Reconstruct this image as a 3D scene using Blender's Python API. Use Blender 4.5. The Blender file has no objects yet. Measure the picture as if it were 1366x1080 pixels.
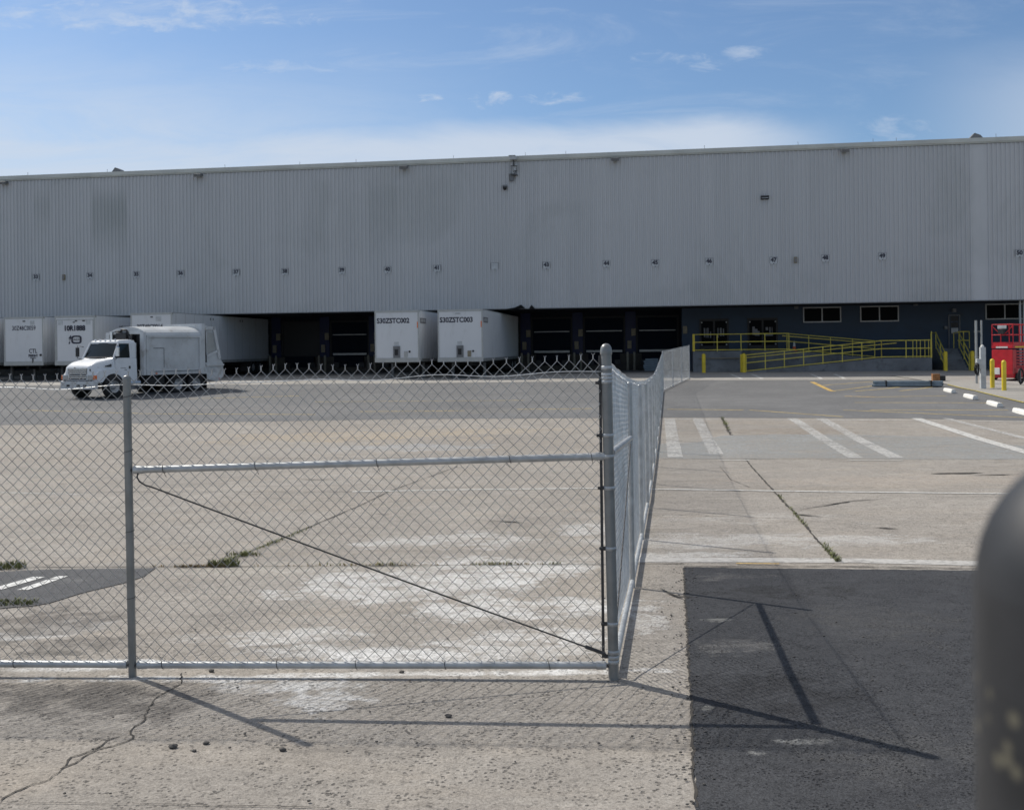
import bpy, bmesh, math, random
from mathutils import Vector, Matrix
random.seed(7)
PI = math.pi
scene = bpy.context.scene
COL = scene.collection
# ------------------------------------------------------------------ camera
F = 1368.0; CX = 683.0; HY = 466.0; ROLL = 0.012; CH = 1.886     # photo pixels (1366 x 1080)
cam = bpy.data.cameras.new('camera'); camo = bpy.data.objects.new('camera', cam); COL.objects.link(camo)
cr, sr = math.cos(ROLL), math.sin(ROLL)
camo.matrix_world = Matrix(((cr, sr, 0, 0), (0, 0, -1, 0), (-sr, cr, 0, CH), (0, 0, 0, 1)))
cam.sensor_width = 36; cam.lens = F / 1366 * 36; cam.shift_y = -(540 - HY) / 1366
cam.clip_start = 0.05; cam.clip_end = 6000
cam.dof.use_dof = True; cam.dof.focus_distance = 6.5; cam.dof.aperture_fstop = 7.5
scene.camera = camo
# ------------------------------------------------------------------ light
SUN_EL = math.radians(46.3)
SD = Vector((-0.755 * math.cos(SUN_EL), 0.656 * math.cos(SUN_EL), math.sin(SUN_EL))).normalized()   # towards the sun
sun = bpy.data.lights.new('sun', 'SUN'); sun.energy = 4.0; sun.angle = math.radians(0.53); sun.color = (1, 0.945, 0.86)
suno = bpy.data.objects.new('sun', sun); COL.objects.link(suno)
suno.rotation_euler = SD.to_track_quat('Z', 'Y').to_euler(); suno.location = (-40, 40, 60)
scene.view_settings.view_transform = 'Standard'; scene.view_settings.look = 'None'
scene.view_settings.exposure = 0.12; scene.view_settings.gamma = 1
world = bpy.data.worlds.new('World'); scene.world = world; world.use_nodes = True
wn = world.node_tree; wn.nodes.clear()
def N(nt, typ, **kw):
    n = nt.nodes.new(typ)
    for k, v in kw.items():
        if k.startswith('i_'):
            key = k[2:]
            key = int(key) if key.isdigit() else key.replace('_', ' ')
            n.inputs[key].default_value = v
        else: setattr(n, k, v)
    return n
def mathn(nt, op, a, b=None, clamp=False):
    n = nt.nodes.new('ShaderNodeMath'); n.operation = op; n.use_clamp = clamp
    for i, v in enumerate((a, b)):
        if v is None: continue
        if isinstance(v, (int, float)): n.inputs[i].default_value = v
        else: nt.links.new(v, n.inputs[i])
    return n.outputs[0]
def mapr(nt, v, a, b, c=0.0, d=1.0, smooth=True):
    n = nt.nodes.new('ShaderNodeMapRange'); n.interpolation_type = 'SMOOTHSTEP' if smooth else 'LINEAR'
    nt.links.new(v, n.inputs[0])
    for i, x in zip((1, 2, 3, 4), (a, b, c, d)): n.inputs[i].default_value = x
    return n.outputs[0]
def mixc(nt, f, a, b, mode='MIX'):
    n = nt.nodes.new('ShaderNodeMix'); n.data_type = 'RGBA'; n.blend_type = mode
    for s, v in ((n.inputs[0], f), (n.inputs[6], a), (n.inputs[7], b)):
        if isinstance(v, (int, float)): s.default_value = v
        elif isinstance(v, (tuple, list)): s.default_value = (*v[:3], 1)
        else: nt.links.new(v, s)
    return n.outputs[2]
sky = N(wn, 'ShaderNodeTexSky', sky_type='NISHITA', sun_disc=False)
sky.sun_elevation = SUN_EL; sky.sun_rotation = math.atan2(SD.x, SD.y); sky.altitude = 50
sky.air_density = 1.0; sky.dust_density = 0.7; sky.ozone_density = 2.5
tc = N(wn, 'ShaderNodeTexCoord')
sp = N(wn, 'ShaderNodeSeparateXYZ'); wn.links.new(tc.outputs['Generated'], sp.inputs[0])
zz = mathn(wn, 'ADD', mathn(wn, 'MAXIMUM', sp.outputs[2], 0.0), 0.10)
cb = N(wn, 'ShaderNodeCombineXYZ')
wn.links.new(mathn(wn, 'DIVIDE', sp.outputs[0], zz), cb.inputs[0]); wn.links.new(mathn(wn, 'DIVIDE', sp.outputs[1], zz), cb.inputs[1])
def wnoise(scale, loc, stretch, detail=7, rough=0.6, dist=0.4):
    m = N(wn, 'ShaderNodeMapping'); m.inputs['Location'].default_value = loc; m.inputs['Scale'].default_value = stretch
    m.inputs['Rotation'].default_value = (0, 0, 0.25)
    wn.links.new(cb.outputs[0], m.inputs[0])
    n = N(wn, 'ShaderNodeTexNoise'); wn.links.new(m.outputs[0], n.inputs[0])
    n.inputs['Scale'].default_value = scale; n.inputs['Detail'].default_value = detail; n.inputs['Roughness'].default_value = rough; n.inputs['Distortion'].default_value = dist
    return n.outputs[0]
n1 = wnoise(0.9, (3.1, 1.7, 0), (1.0, 0.9, 1))
n2 = wnoise(2.6, (8.4, 4.2, 0), (1.0, 1.3, 1), 9, 0.65, 0.8)
n3 = wnoise(0.45, (1.3, 7.7, 0), (0.7, 1.0, 1), 4, 0.5, 0.2)
# a bank of thin cloud low above the roof, haze thicker to the left, streaks of cirrus
az = mathn(wn, 'DIVIDE', sp.outputs[0], mathn(wn, 'MAXIMUM', mathn(wn, 'ABSOLUTE', sp.outputs[1]), 0.05))
el_ = mathn(wn, 'DIVIDE', sp.outputs[2], mathn(wn, 'MAXIMUM', mathn(wn, 'ABSOLUTE', sp.outputs[1]), 0.05))
def wn2(sx, sy, ox, detail=8, rough=.65, dist=.5):
    cbw = N(wn, 'ShaderNodeCombineXYZ'); wn.links.new(mathn(wn, 'MULTIPLY', az, sx), cbw.inputs[0]); wn.links.new(mathn(wn, 'MULTIPLY', el_, sy), cbw.inputs[1]); cbw.inputs[2].default_value = ox
    q = N(wn, 'ShaderNodeTexNoise'); wn.links.new(cbw.outputs[0], q.inputs[0]); q.inputs['Scale'].default_value = 1.0; q.inputs['Detail'].default_value = detail; q.inputs['Roughness'].default_value = rough; q.inputs['Distortion'].default_value = dist
    return q.outputs[0]
nw = wn2(26, 70, 0); ns = wn2(4.5, 22, 3.0, 9, .68, .7); ne = wn2(3.0, 9, 7.0, 6, .6, .3)
e1 = mathn(wn, 'ADD', el_, mathn(wn, 'MULTIPLY', mathn(wn, 'SUBTRACT', ne, 0.5), 0.075))
bank = mathn(wn, 'MULTIPLY', mathn(wn, 'MULTIPLY', mapr(wn, e1, 0.232, 0.196), mapr(wn, az, 0.36, 0.20)), mapr(wn, ns, 0.2, 0.6, 0.62, 1.0))
hazy = mathn(wn, 'MULTIPLY', mathn(wn, 'MULTIPLY', mapr(wn, az, 0.10, -0.42), mapr(wn, e1, 0.335, 0.185)), mapr(wn, ns, 0.25, 0.68, 0.45, 1.0))
streak = mathn(wn, 'MULTIPLY', mapr(wn, ns, 0.47, 0.80), mapr(wn, az, 0.6, -0.4, 0.35, 0.8))
high = mathn(wn, 'MULTIPLY', mapr(wn, sp.outputs[2], 0.36, 0.62), mapr(wn, n1, 0.25, 0.65, 0.35, 0.85))   # veil added overhead, out of view, to whiten and brighten the ambient light
cl = mathn(wn, 'MAXIMUM', mathn(wn, 'MULTIPLY', bank, 0.85), mathn(wn, 'MULTIPLY', hazy, 0.80))
cl = mathn(wn, 'MAXIMUM', cl, mathn(wn, 'MULTIPLY', streak, 0.5))
right = mathn(wn, 'MULTIPLY', mapr(wn, az, 0.36, 0.56), mathn(wn, 'MULTIPLY', mapr(wn, e1, 0.31, 0.24), mapr(wn, e1, 0.17, 0.215)))
cl = mathn(wn, 'MAXIMUM', cl, mathn(wn, 'MULTIPLY', right, 0.5))
for (wx, wy, rx, ry, wa) in ((577, 130, 26, 14, .8), (655, 131, 44, 20, .75), (745, 131, 62, 16, .7), (935, 86, 60, 20, .6), (1000, 76, 52, 18, .5), (20, 207, 60, 18, .9), (880, 80, 60, 14, .4), (1200, 178, 110, 26, .35), (200, 15, 330, 34, .6), (390, 86, 170, 18, .4)):
    dx_ = mathn(wn, 'DIVIDE', mathn(wn, 'SUBTRACT', az, (wx - 683) / 1368), rx / 1368); dy_ = mathn(wn, 'DIVIDE', mathn(wn, 'SUBTRACT', el_, (466 - wy) / 1368), ry / 1368)
    r2 = mathn(wn, 'ADD', mathn(wn, 'MULTIPLY', dx_, dx_), mathn(wn, 'MULTIPLY', dy_, dy_))
    mk_ = mathn(wn, 'MULTIPLY', mapr(wn, r2, 1.0, 0.0), mathn(wn, 'GREATER_THAN', sp.outputs[1], 0.0))
    cl = mathn(wn, 'MAXIMUM', cl, mathn(wn, 'MULTIPLY', mapr(wn, mathn(wn, 'ADD', nw, mathn(wn, 'MULTIPLY', mk_, .25)), .60, .98), mathn(wn, 'MULTIPLY', mapr(wn, mk_, 0, .5), wa)))
skc = mixc(wn, 1.0, sky.outputs[0], (0.72, 0.82, 0.91), 'MULTIPLY')
out = mixc(wn, cl, skc, (5.3, 5.9, 6.8))
out = mixc(wn, high, out, (4.6, 4.65, 4.8))
bg = N(wn, 'ShaderNodeBackground'); wn.links.new(out, bg.inputs[0]); bg.inputs[1].default_value = 0.108
wo = N(wn, 'ShaderNodeOutputWorld'); wn.links.new(bg.outputs[0], wo.inputs[0])

# ------------------------------------------------------------------ terrain and pixel helpers
PROF = [(-30, 0), (5.9, 0), (8.7, -.143), (11.4, -.262), (15, -.37), (20, -.44), (25, -.43), (32, -.33), (40, -.19), (45.6, -.08),
        (50, .07), (54.4, .19), (60, .26), (70, .33), (90, .35), (4000, .35)]
def zg(y):
    for (a, za), (b, zb) in zip(PROF, PROF[1:]):
        if a <= y <= b: return za + (zb - za) * (y - a) / (b - a)
    return 0.0
def ray(px, py):
    u = px - CX; v = HY - py
    return Vector(((u * cr + v * sr) / F, 1.0, (-u * sr + v * cr) / F))
def G(px, py):
    """photo pixel -> point on the yard"""
    d = ray(px, py); y = 0.5
    lo, hi = 0.3, 400.0
    t = 0.3
    while t < 400:
        if CH + d.z * t <= zg(t): break
        t *= 1.01
    lo, hi = t / 1.011, t
    for _ in range(30):
        m = (lo + hi) / 2
        if CH + d.z * m > zg(m): lo = m
        else: hi = m
    return Vector((d.x * hi, hi, zg(hi)))
def at(px, py, Y):
    d = ray(px, py); return Vector((d.x * Y, Y, CH + d.z * Y))
# building frame: s runs right along the front, w goes into the building
TA = 0.145; BA = math.atan(TA); BO = Vector((0, 64.8, 0))
BE = Vector((math.cos(BA), -math.sin(BA), 0)); BN = Vector((math.sin(BA), math.cos(BA), 0))
def B(px, py, w=0.0):
    """photo pixel -> (s, z) on the plane parallel to the facade at depth w"""
    d = ray(px, py); c = Vector((0, 0, CH))
    t = (w - (c - BO).dot(BN)) / d.dot(BN)
    p = c + d * t
    return (p - BO).dot(BE), p.z
def W(s, w, z=0.0): return BO + BE * s + BN * w + Vector((0, 0, z))

# ------------------------------------------------------------------ object helpers
def tag(o, label=None, cat=None, group=None, kind=None):
    if label: o['label'] = label
    if cat: o['category'] = cat
    if group: o['group'] = group
    if kind: o['kind'] = kind
    return o
def thing(name, label, cat, loc=(0, 0, 0), rz=0.0, group=None):
    o = bpy.data.objects.new(name, None); COL.objects.link(o); o.location = loc; o.rotation_euler = (0, 0, rz)
    o.empty_display_size = 0.2
    return tag(o, label, cat, group)
def dup(root, loc=None, rz=None, label=None):
    r = root.copy(); COL.objects.link(r)
    if loc is not None: r.location = loc
    if rz is not None: r.rotation_euler = (0, 0, rz)
    if label: r['label'] = label
    for ch in list(root.children):
        c = ch.copy(); COL.objects.link(c); c.parent = r
        for g in list(ch.children):
            d = g.copy(); COL.objects.link(d); d.parent = c
    return r
class MB:
    def __init__(s): s.v = []; s.f = []; s.sm = []
    def add(s, vs, fs, smooth=False):
        b = len(s.v); s.v += [tuple(p) for p in vs]; s.f += [tuple(i + b for i in f) for f in fs]; s.sm += [smooth] * len(fs); return s
    def box(s, x0, x1, y0, y1, z0, z1, M=None):
        vs = [Vector((x, y, z)) for z in (z0, z1) for y in (y0, y1) for x in (x0, x1)]
        if M: vs = [M @ v for v in vs]
        return s.add(vs, [(0, 2, 3, 1), (4, 5, 7, 6), (0, 1, 5, 4), (2, 6, 7, 3), (0, 4, 6, 2), (1, 3, 7, 5)])
    def bbox(s, x0, x1, y0, y1, z0, z1, b=0.02):
        """box with bevelled vertical and top edges"""
        bm = bmesh.new(); bmesh.ops.create_cube(bm, size=1)
        for v in bm.verts: v.co = Vector(((x0 + x1) / 2 + v.co.x * (x1 - x0), (y0 + y1) / 2 + v.co.y * (y1 - y0), (z0 + z1) / 2 + v.co.z * (z1 - z0)))
        bmesh.ops.bevel(bm, geom=bm.edges[:], offset=b, segments=2, affect='EDGES', profile=0.6)
        bm.verts.index_update()
        s.add([v.co for v in bm.verts], [[v.index for v in f.verts] for f in bm.faces]); bm.free(); return s
    def cyl(s, p0, p1, r, n=10, r2=None, caps=True, smooth=True):
        p0 = Vector(p0); p1 = Vector(p1); d = (p1 - p0)
        if d.length < 1e-6: return s
        d.normalize(); r2 = r if r2 is None else r2
        a = d.orthogonal().normalized(); b = d.cross(a)
        vs = []
        for p, q in ((p0, r), (p1, r2)):
            for i in range(n):
                t = 2 * PI * i / n; vs.append(p + a * math.cos(t) * q + b * math.sin(t) * q)
        fs = [(i, (i + 1) % n, n + (i + 1) % n, n + i) for i in range(n)]
        s.add(vs, fs, smooth)
        if caps: s.add(vs, [tuple(range(n))[::-1], tuple(range(n, 2 * n))])
        return s
    def tube(s, pts, r, n=6, smooth=True, caps=True):
        pts = [Vector(p) for p in pts]; vs = []; m = len(pts)
        ref = None
        for i, p in enumerate(pts):
            t = (pts[min(i + 1, m - 1)] - pts[max(i - 1, 0)]).normalized()
            if ref is None: ref = t.orthogonal().normalized()
            ref = (ref - t * ref.dot(t))
            ref = ref.normalized() if ref.length > 1e-5 else t.orthogonal().normalized()
            b = t.cross(ref)
            for k in range(n):
                a = 2 * PI * k / n; vs.append(p + ref * math.cos(a) * r + b * math.sin(a) * r)
        fs = [(i * n + k, i * n + (k + 1) % n, (i + 1) * n + (k + 1) % n, (i + 1) * n + k) for i in range(m - 1) for k in range(n)]
        if caps: fs += [tuple(range(n))[::-1], tuple(range((m - 1) * n, m * n))]
        return s.add(vs, fs, smooth)
    def lathe(s, prof, n=24, c=(0, 0, 0), axis='Z', smooth=True):
        vs = []; c = Vector(c)
        for (r, h) in prof:
            for k in range(n):
                a = 2 * PI * k / n
                if axis == 'Z': v = Vector((r * math.cos(a), r * math.sin(a), h))
                elif axis == 'X': v = Vector((h, r * math.cos(a), r * math.sin(a)))
                else: v = Vector((r * math.sin(a), h, r * math.cos(a)))
                vs.append(c + v)
        m = len(prof)
        fs = [(i * n + k, i * n + (k + 1) % n, (i + 1) * n + (k + 1) % n, (i + 1) * n + k) for i in range(m - 1) for k in range(n)]
        return s.add(vs, fs, smooth)
    def prism(s, poly, a0, a1, axis='X', smooth=False):
        """extrude a polygon: axis X -> poly in (y,z); Y -> (x,z); Z -> (x,y)"""
        n = len(poly); vs = []
        for a in (a0, a1):
            for (p, q) in poly:
                vs.append({'X': (a, p, q), 'Y': (p, a, q), 'Z': (p, q, a)}[axis])
        fs = [(i, (i + 1) % n, n + (i + 1) % n, n + i) for i in range(n)] + [tuple(range(n))[::-1], tuple(range(n, 2 * n))]
        return s.add(vs, fs, smooth)
    def loft(s, secs, cap=True, smooth=True):
        n = len(secs[0]); vs = [p for q in secs for p in q]; m = len(secs)
        fs = [(i * n + k, i * n + (k + 1) % n, (i + 1) * n + (k + 1) % n, (i + 1) * n + k) for i in range(m - 1) for k in range(n)]
        s.add(vs, fs, smooth)
        if cap: s.add(vs, [tuple(range(n))[::-1], tuple(range((m - 1) * n, m * n))])
        return s
    def build(s, name, mat, parent=None, loc=None, fix=True):
        me = bpy.data.meshes.new(name); me.from_pydata(s.v, [], s.f)
        me.polygons.foreach_set('use_smooth', s.sm)
        if fix:
            bm = bmesh.new(); bm.from_mesh(me); bmesh.ops.recalc_face_normals(bm, faces=bm.faces[:]); bm.to_mesh(me); bm.free()
        me.materials.append(mat); me.update()
        o = bpy.data.objects.new(name, me); COL.objects.link(o)
        if parent: o.parent = parent
        if loc is not None: o.location = loc
        return o
def rrect(y, hb, ht, z0, z1, r, n=4):
    """rounded section in the XZ plane at y; hb/ht half widths at bottom/top"""
    pts = []
    for cx_, cz_, a0 in ((ht - r, z1 - r, 0), (-(ht - r), z1 - r, 90), (-(hb - r * .5), z0 + r * .5, 180), (hb - r * .5, z0 + r * .5, 270)):
        rr = r if a0 < 180 else r * .5
        for k in range(n + 1):
            a = math.radians(a0 + 90 * k / n); pts.append(Vector((cx_ + rr * math.cos(a), y, cz_ + rr * math.sin(a))))
    return pts
def text(body, size, mat, name, parent, M, bold=0.0, sx=1.0, align='CENTER', depth=0.002):
    c = bpy.data.curves.new('t', 'FONT'); c.body = body; c.size = size; c.extrude = depth; c.offset = bold; c.align_x = align; c.align_y = 'CENTER'
    c.resolution_u = 3
    o = bpy.data.objects.new('t', c); COL.objects.link(o); bpy.context.view_layer.update()
    me = bpy.data.meshes.new_from_object(o.evaluated_get(bpy.context.evaluated_depsgraph_get()))
    bpy.data.objects.remove(o); bpy.data.curves.remove(c)
    me.transform(Matrix.Diagonal((sx, 1, 1, 1))); me.transform(M)
    me.materials.clear(); me.materials.append(mat)
    t = bpy.data.objects.new(name, me); COL.objects.link(t)
    if parent: t.parent = parent
    return t
def face_front(x, y, z): # text lying in local XZ plane, facing -Y
    return Matrix.Translation((x, y, z)) @ Matrix.Rotation(PI / 2, 4, 'X')
def face_right(x, y, z): # text facing +X, reading along +Y
    return Matrix.Translation((x, y, z)) @ Matrix.Rotation(PI / 2, 4, 'Z') @ Matrix.Rotation(PI / 2, 4, 'X')

# ------------------------------------------------------------------ materials
def newmat(name):
    m = bpy.data.materials.new(name); m.use_nodes = True; nt = m.node_tree
    b = nt.nodes['Principled BSDF']; return m, nt, b
def noise(nt, vec, scale, detail=6, rough=0.6, dist=0.0, stretch=None, out=0):
    if stretch is not None:
        m = N(nt, 'ShaderNodeMapping'); m.inputs['Scale'].default_value = stretch; nt.links.new(vec, m.inputs[0]); vec = m.outputs[0]
    n = N(nt, 'ShaderNodeTexNoise'); nt.links.new(vec, n.inputs['Vector'])
    n.inputs['Scale'].default_value = scale; n.inputs['Detail'].default_value = detail; n.inputs['Roughness'].default_value = rough; n.inputs['Distortion'].default_value = dist
    return n.outputs[out]
def objco(nt): return N(nt, 'ShaderNodeTexCoord').outputs['Object']
def geo(nt): return N(nt, 'ShaderNodeNewGeometry').outputs['Position']
def bump(nt, b, h, dist, strength=1.0):
    n = N(nt, 'ShaderNodeBump'); n.inputs['Distance'].default_value = dist; n.inputs['Strength'].default_value = strength
    nt.links.new(h, n.inputs['Height']); nt.links.new(n.outputs[0], b.inputs['Normal'])
def simple(name, c, rough=0.5, metal=0.0, var=0.15, scale=3.0, dirt=None, dirtamt=0.0, bmp=0.0, bscale=60, spec=0.5):
    m, nt, b = newmat(name); v = objco(nt)
    n = noise(nt, v, scale, 5, 0.6)
    lo = tuple(x * (1 - var) for x in c); hi = tuple(min(1, x * (1 + var)) for x in c)
    col = mixc(nt, mapr(nt, n, 0.3, 0.7), lo, hi)
    if dirt:
        d = noise(nt, v, scale * 2.3, 8, 0.7, 0.3)
        col = mixc(nt, mapr(nt, d, 0.62 - dirtamt * .3, 0.75, 0, 0.85), col, dirt)
    nt.links.new(col, b.inputs['Base Color'])
    b.inputs['Metallic'].default_value = metal
    nt.links.new(mapr(nt, n, 0.2, 0.8, max(0, rough - .08), min(1, rough + .08)), b.inputs['Roughness'])
    b.inputs['Specular IOR Level'].default_value = spec
    if bmp: bump(nt, b, noise(nt, v, bscale, 4, 0.6), bmp)
    return m
def blobmask(nt, xs, ys, cx, cy, rx, ry, wx=None, wy=None):
    if wx is not None:
        xs = mathn(nt, 'ADD', xs, mathn(nt, 'MULTIPLY', wx, 1.7 * rx)); ys = mathn(nt, 'ADD', ys, mathn(nt, 'MULTIPLY', wy, 1.7 * ry))
    dx = mathn(nt, 'DIVIDE', mathn(nt, 'SUBTRACT', xs, cx), rx); dy = mathn(nt, 'DIVIDE', mathn(nt, 'SUBTRACT', ys, cy), ry)
    d = mathn(nt, 'ADD', mathn(nt, 'MULTIPLY', dx, dx), mathn(nt, 'MULTIPLY', dy, dy))
    return mapr(nt, d, 0.0, 1.0, 1.0, 0.0)
def mixn(nt, a, b): return mathn(nt, 'ADD', mathn(nt, 'MULTIPLY', a, .5), mathn(nt, 'MULTIPLY', b, .5))
def ground_mat(name, c1, c2, aggregate, streak, blobs=(), gscale=45.0, rough=0.9, speck=(0.05, 0.05, 0.05), bstr=0.004, tan=None, grain=0.8):
    m, nt, b = newmat(name); v = geo(nt)
    s = N(nt, 'ShaderNodeSeparateXYZ'); nt.links.new(v, s.inputs[0]); X, Y = s.outputs[0], s.outputs[1]
    big = noise(nt, v, 0.22, 6, 0.6, 0.5); mid = noise(nt, v, 1.7, 8, 0.65, 0.3); fine = noise(nt, v, gscale, 5, 0.7)
    col = mixc(nt, mapr(nt, big, 0.3, 0.7), c1, c2)
    if tan: col = mixc(nt, mapr(nt, noise(nt, v, 0.35, 5, 0.6, 1.0, (1, 2.5, 1)), 0.46, 0.70, 0, 0.5), col, tan)
    col = mixc(nt, mapr(nt, mid, 0.25, 0.75, 0.0, 0.55), col, tuple(x * .80 for x in c1))
    # tyre polish and wheel scuffs running across the yard
    st = noise(nt, v, 1.0, 7, 0.7, 0.4, (0.35, 3.2, 1))
    col = mixc(nt, mapr(nt, st, 0.52, 0.74, 0, streak), col, tuple(x * .50 for x in c1))
    st2 = noise(nt, v, 0.8, 7, 0.7, 0.8, (0.5, 2.4, 3))
    col = mixc(nt, mapr(nt, st2, 0.60, 0.78, 0, streak * .8), col, tuple(min(.7, x * 1.45) for x in c2))
    brk = noise(nt, v, 4.5, 9, 0.72, 0.6)
    brk2 = noise(nt, v, 1.3, 9, 0.75, 0.9, (1, 1.6, 1)); brkf = noise(nt, v, 22, 6, 0.75, 0.5, (1, 1.5, 1))
    wps = {}
    for key, sc in (('big', .9), ('small', 5.0)):
        nn = N(nt, 'ShaderNodeTexNoise'); nt.links.new(v, nn.inputs['Vector']); nn.inputs['Scale'].default_value = sc; nn.inputs['Detail'].default_value = 5; nn.inputs['Roughness'].default_value = .65
        sq = N(nt, 'ShaderNodeSeparateColor'); nt.links.new(nn.outputs[1], sq.inputs[0])
        wps[key] = (mathn(nt, 'SUBTRACT', sq.outputs[0], .5), mathn(nt, 'SUBTRACT', sq.outputs[1], .5))
    for (cx, cy, rx, ry, cc, amt) in blobs:
        mk = blobmask(nt, X, Y, cx, cy, rx * 1.15, ry * 1.15, *wps['big' if rx > .5 else 'small'])
        nz_ = mixn(nt, brk, brk2) if rx > .3 else mixn(nt, brkf, brk)
        f = mathn(nt, 'MULTIPLY', mapr(nt, mathn(nt, 'ADD', nz_, mathn(nt, 'MULTIPLY', mk, 0.33)), 0.72, 0.88), amt, True)
        col = mixc(nt, f, col, cc)
    # aggregate, pits and specks
    vo = N(nt, 'ShaderNodeTexVoronoi'); nt.links.new(v, vo.inputs['Vector']); vo.inputs['Scale'].default_value = gscale * .8; vo.inputs['Randomness'].default_value = 1
    pit = mathn(nt, 'MULTIPLY', mapr(nt, vo.outputs['Distance'], 0.46, 0.22), mapr(nt, fine, 0.42, 0.56))
    pit = mathn(nt, 'MULTIPLY', pit, mapr(nt, brk, 0.42, 0.60, 0.1, .85))
    pit2 = mapr(nt, noise(nt, v, gscale * .45, 4, 0.85, 0.8, (1, 1.4, 1)), 0.56, 0.64, 0, .9)
    col = mixc(nt, mathn(nt, 'MULTIPLY', pit, aggregate, True), col, speck)
    col = mixc(nt, mathn(nt, 'MULTIPLY', pit2, aggregate * .8, True), col, tuple(x * .42 for x in c1))
    col = mixc(nt, mapr(nt, fine, 0.58, 0.74, 0, aggregate * .45), col, tuple(min(.8, x * 1.5) for x in c2))
    col = mixc(nt, mapr(nt, fine, 0.44, 0.26, 0, aggregate * .6), col, tuple(x * .6 for x in c1))
    m2 = noise(nt, v, 9, 7, 0.75, 0.3, (1, 1.3, 1)); col = mixc(nt, mapr(nt, m2, 0.50, 0.72, 0, aggregate * .7), col, tuple(x * .62 for x in c1)); col = mixc(nt, mapr(nt, m2, 0.46, 0.28, 0, aggregate * .5), col, tuple(min(.8, x * 1.22) for x in c2))
    gr_ = noise(nt, v, gscale * 1.7, 3, 0.9); gr2 = noise(nt, v, gscale * .55, 5, 0.85, 0.3)
    gsum = mathn(nt, 'ADD', mathn(nt, 'MULTIPLY', gr_, .6), mathn(nt, 'MULTIPLY', gr2, .4))
    sc_ = N(nt, 'ShaderNodeCombineColor'); gv = mapr(nt, gsum, .40, .60, 1 - .42 * grain, 1 + .36 * grain, False)
    for k_ in range(3): nt.links.new(gv, sc_.inputs[k_])
    mm_ = N(nt, 'ShaderNodeMix'); mm_.data_type = 'RGBA'; mm_.blend_type = 'MULTIPLY'; mm_.inputs[0].default_value = 1.0; mm_.clamp_result = False
    nt.links.new(col, mm_.inputs[6]); nt.links.new(sc_.outputs[0], mm_.inputs[7]); col = mm_.outputs[2]
    sv = N(nt, 'ShaderNodeTexVoronoi'); nt.links.new(v, sv.inputs['Vector']); sv.inputs['Scale'].default_value = 4.0
    spot = mathn(nt, 'MULTIPLY', mapr(nt, sv.outputs['Distance'], 0.085, 0.03), mapr(nt, mid, 0.5, 0.56), True)
    col = mixc(nt, mathn(nt, 'MULTIPLY', spot, 0.7), col, (0.07, 0.065, 0.06))
    nt.links.new(col, b.inputs['Base Color']); b.inputs['Roughness'].default_value = rough; b.inputs['Specular IOR Level'].default_value = 0.25
    h = mathn(nt, 'ADD', mathn(nt, 'MULTIPLY', fine, 1.0), mathn(nt, 'MULTIPLY', pit, -1.3))
    h = mathn(nt, 'ADD', h, mathn(nt, 'MULTIPLY', mid, 1.2))
    bump(nt, b, h, bstr, 1.0)
    return m
def paint_mat(name, c, wear=0.5, scale=9.0, top=1.0, soft=0.14):
    m, nt, b = newmat(name); v = geo(nt)
    n = noise(nt, v, scale, 10, 0.78, 0.6); n2 = noise(nt, v, 14, 6, 0.75)
    b.inputs['Base Color'].default_value = (*c, 1); b.inputs['Roughness'].default_value = 0.8
    nt.links.new(mixc(nt, mapr(nt, n2, .35, .65), tuple(x * .75 for x in c), c), b.inputs['Base Color'])
    tr = N(nt, 'ShaderNodeBsdfTransparent'); mx = N(nt, 'ShaderNodeMixShader')
    f = mathn(nt, 'ADD', mathn(nt, 'MULTIPLY', n, 0.55), mathn(nt, 'MULTIPLY', n2, 0.45))
    nt.links.new(mapr(nt, f, 0.30 + 0.33 * wear, 0.30 + soft + 0.33 * wear, 0, top), mx.inputs[0])
    nt.links.new(tr.outputs[0], mx.inputs[1]); nt.links.new(b.outputs[0], mx.inputs[2])
    nt.links.new(mx.outputs[0], nt.nodes['Material Output'].inputs[0]); return m
M = {}
M['galv'] = simple('galvanised_steel', (0.44, 0.455, 0.46), 0.45, 0.45, 0.18, 9, bmp=0.0006, bscale=40)
M['wire'] = simple('galvanised_wire', (0.66, 0.68, 0.69), 0.38, 0.35, 0.15, 5)  # lighter copy of the fence wire, sunlit brightness put into the colour
M['postpaint'] = simple('grey_painted_post', (0.235, 0.24, 0.235), 0.4, 0.35, 0.15, 6, bmp=0.0005, bscale=50)
M['darkmetal'] = simple('dark_weathered_steel', (0.07, 0.068, 0.068), 0.55, 0.5, 0.25, 12)
M['white'] = simple('white_truck_paint', (0.72, 0.74, 0.76), 0.28, 0, 0.04, 1.2, (0.42, 0.40, 0.37), 0.10)
M['bodywhite'] = simple('hopper_white_paint', (0.52, 0.54, 0.55), 0.42, 0, 0.10, 0.9, (0.30, 0.28, 0.25), 0.4)
M['black'] = simple('black_plastic', (0.012, 0.012, 0.013), 0.55, 0, 0.2, 6)
M['rubber'] = simple('tyre_rubber', (0.018, 0.018, 0.019), 0.85, 0, 0.25, 8, bmp=0.002, bscale=30)
M['wirefront'] = simple('backlit_galvanised_wire', (0.40, 0.40, 0.40), 0.34, 0.5, 0.2, 5)  # same wire darkened: the shade of the backlit front mesh is in the colour
M['rim'] = simple('wheel_rim_steel', (0.38, 0.38, 0.38), 0.45, 0.3, 0.2, 4, (0.12, 0.10, 0.08), 0.4)
M['chrome'] = simple('bright_metal', (0.62, 0.63, 0.65), 0.22, 0.9, 0.06, 4)
M['frame'] = simple('chassis_black', (0.02, 0.02, 0.021), 0.7, 0, 0.3, 5)
M['glass'] = simple('dark_window_glass', (0.010, 0.016, 0.017), 0.08, 0, 0.1, 2, spec=0.35)
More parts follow.
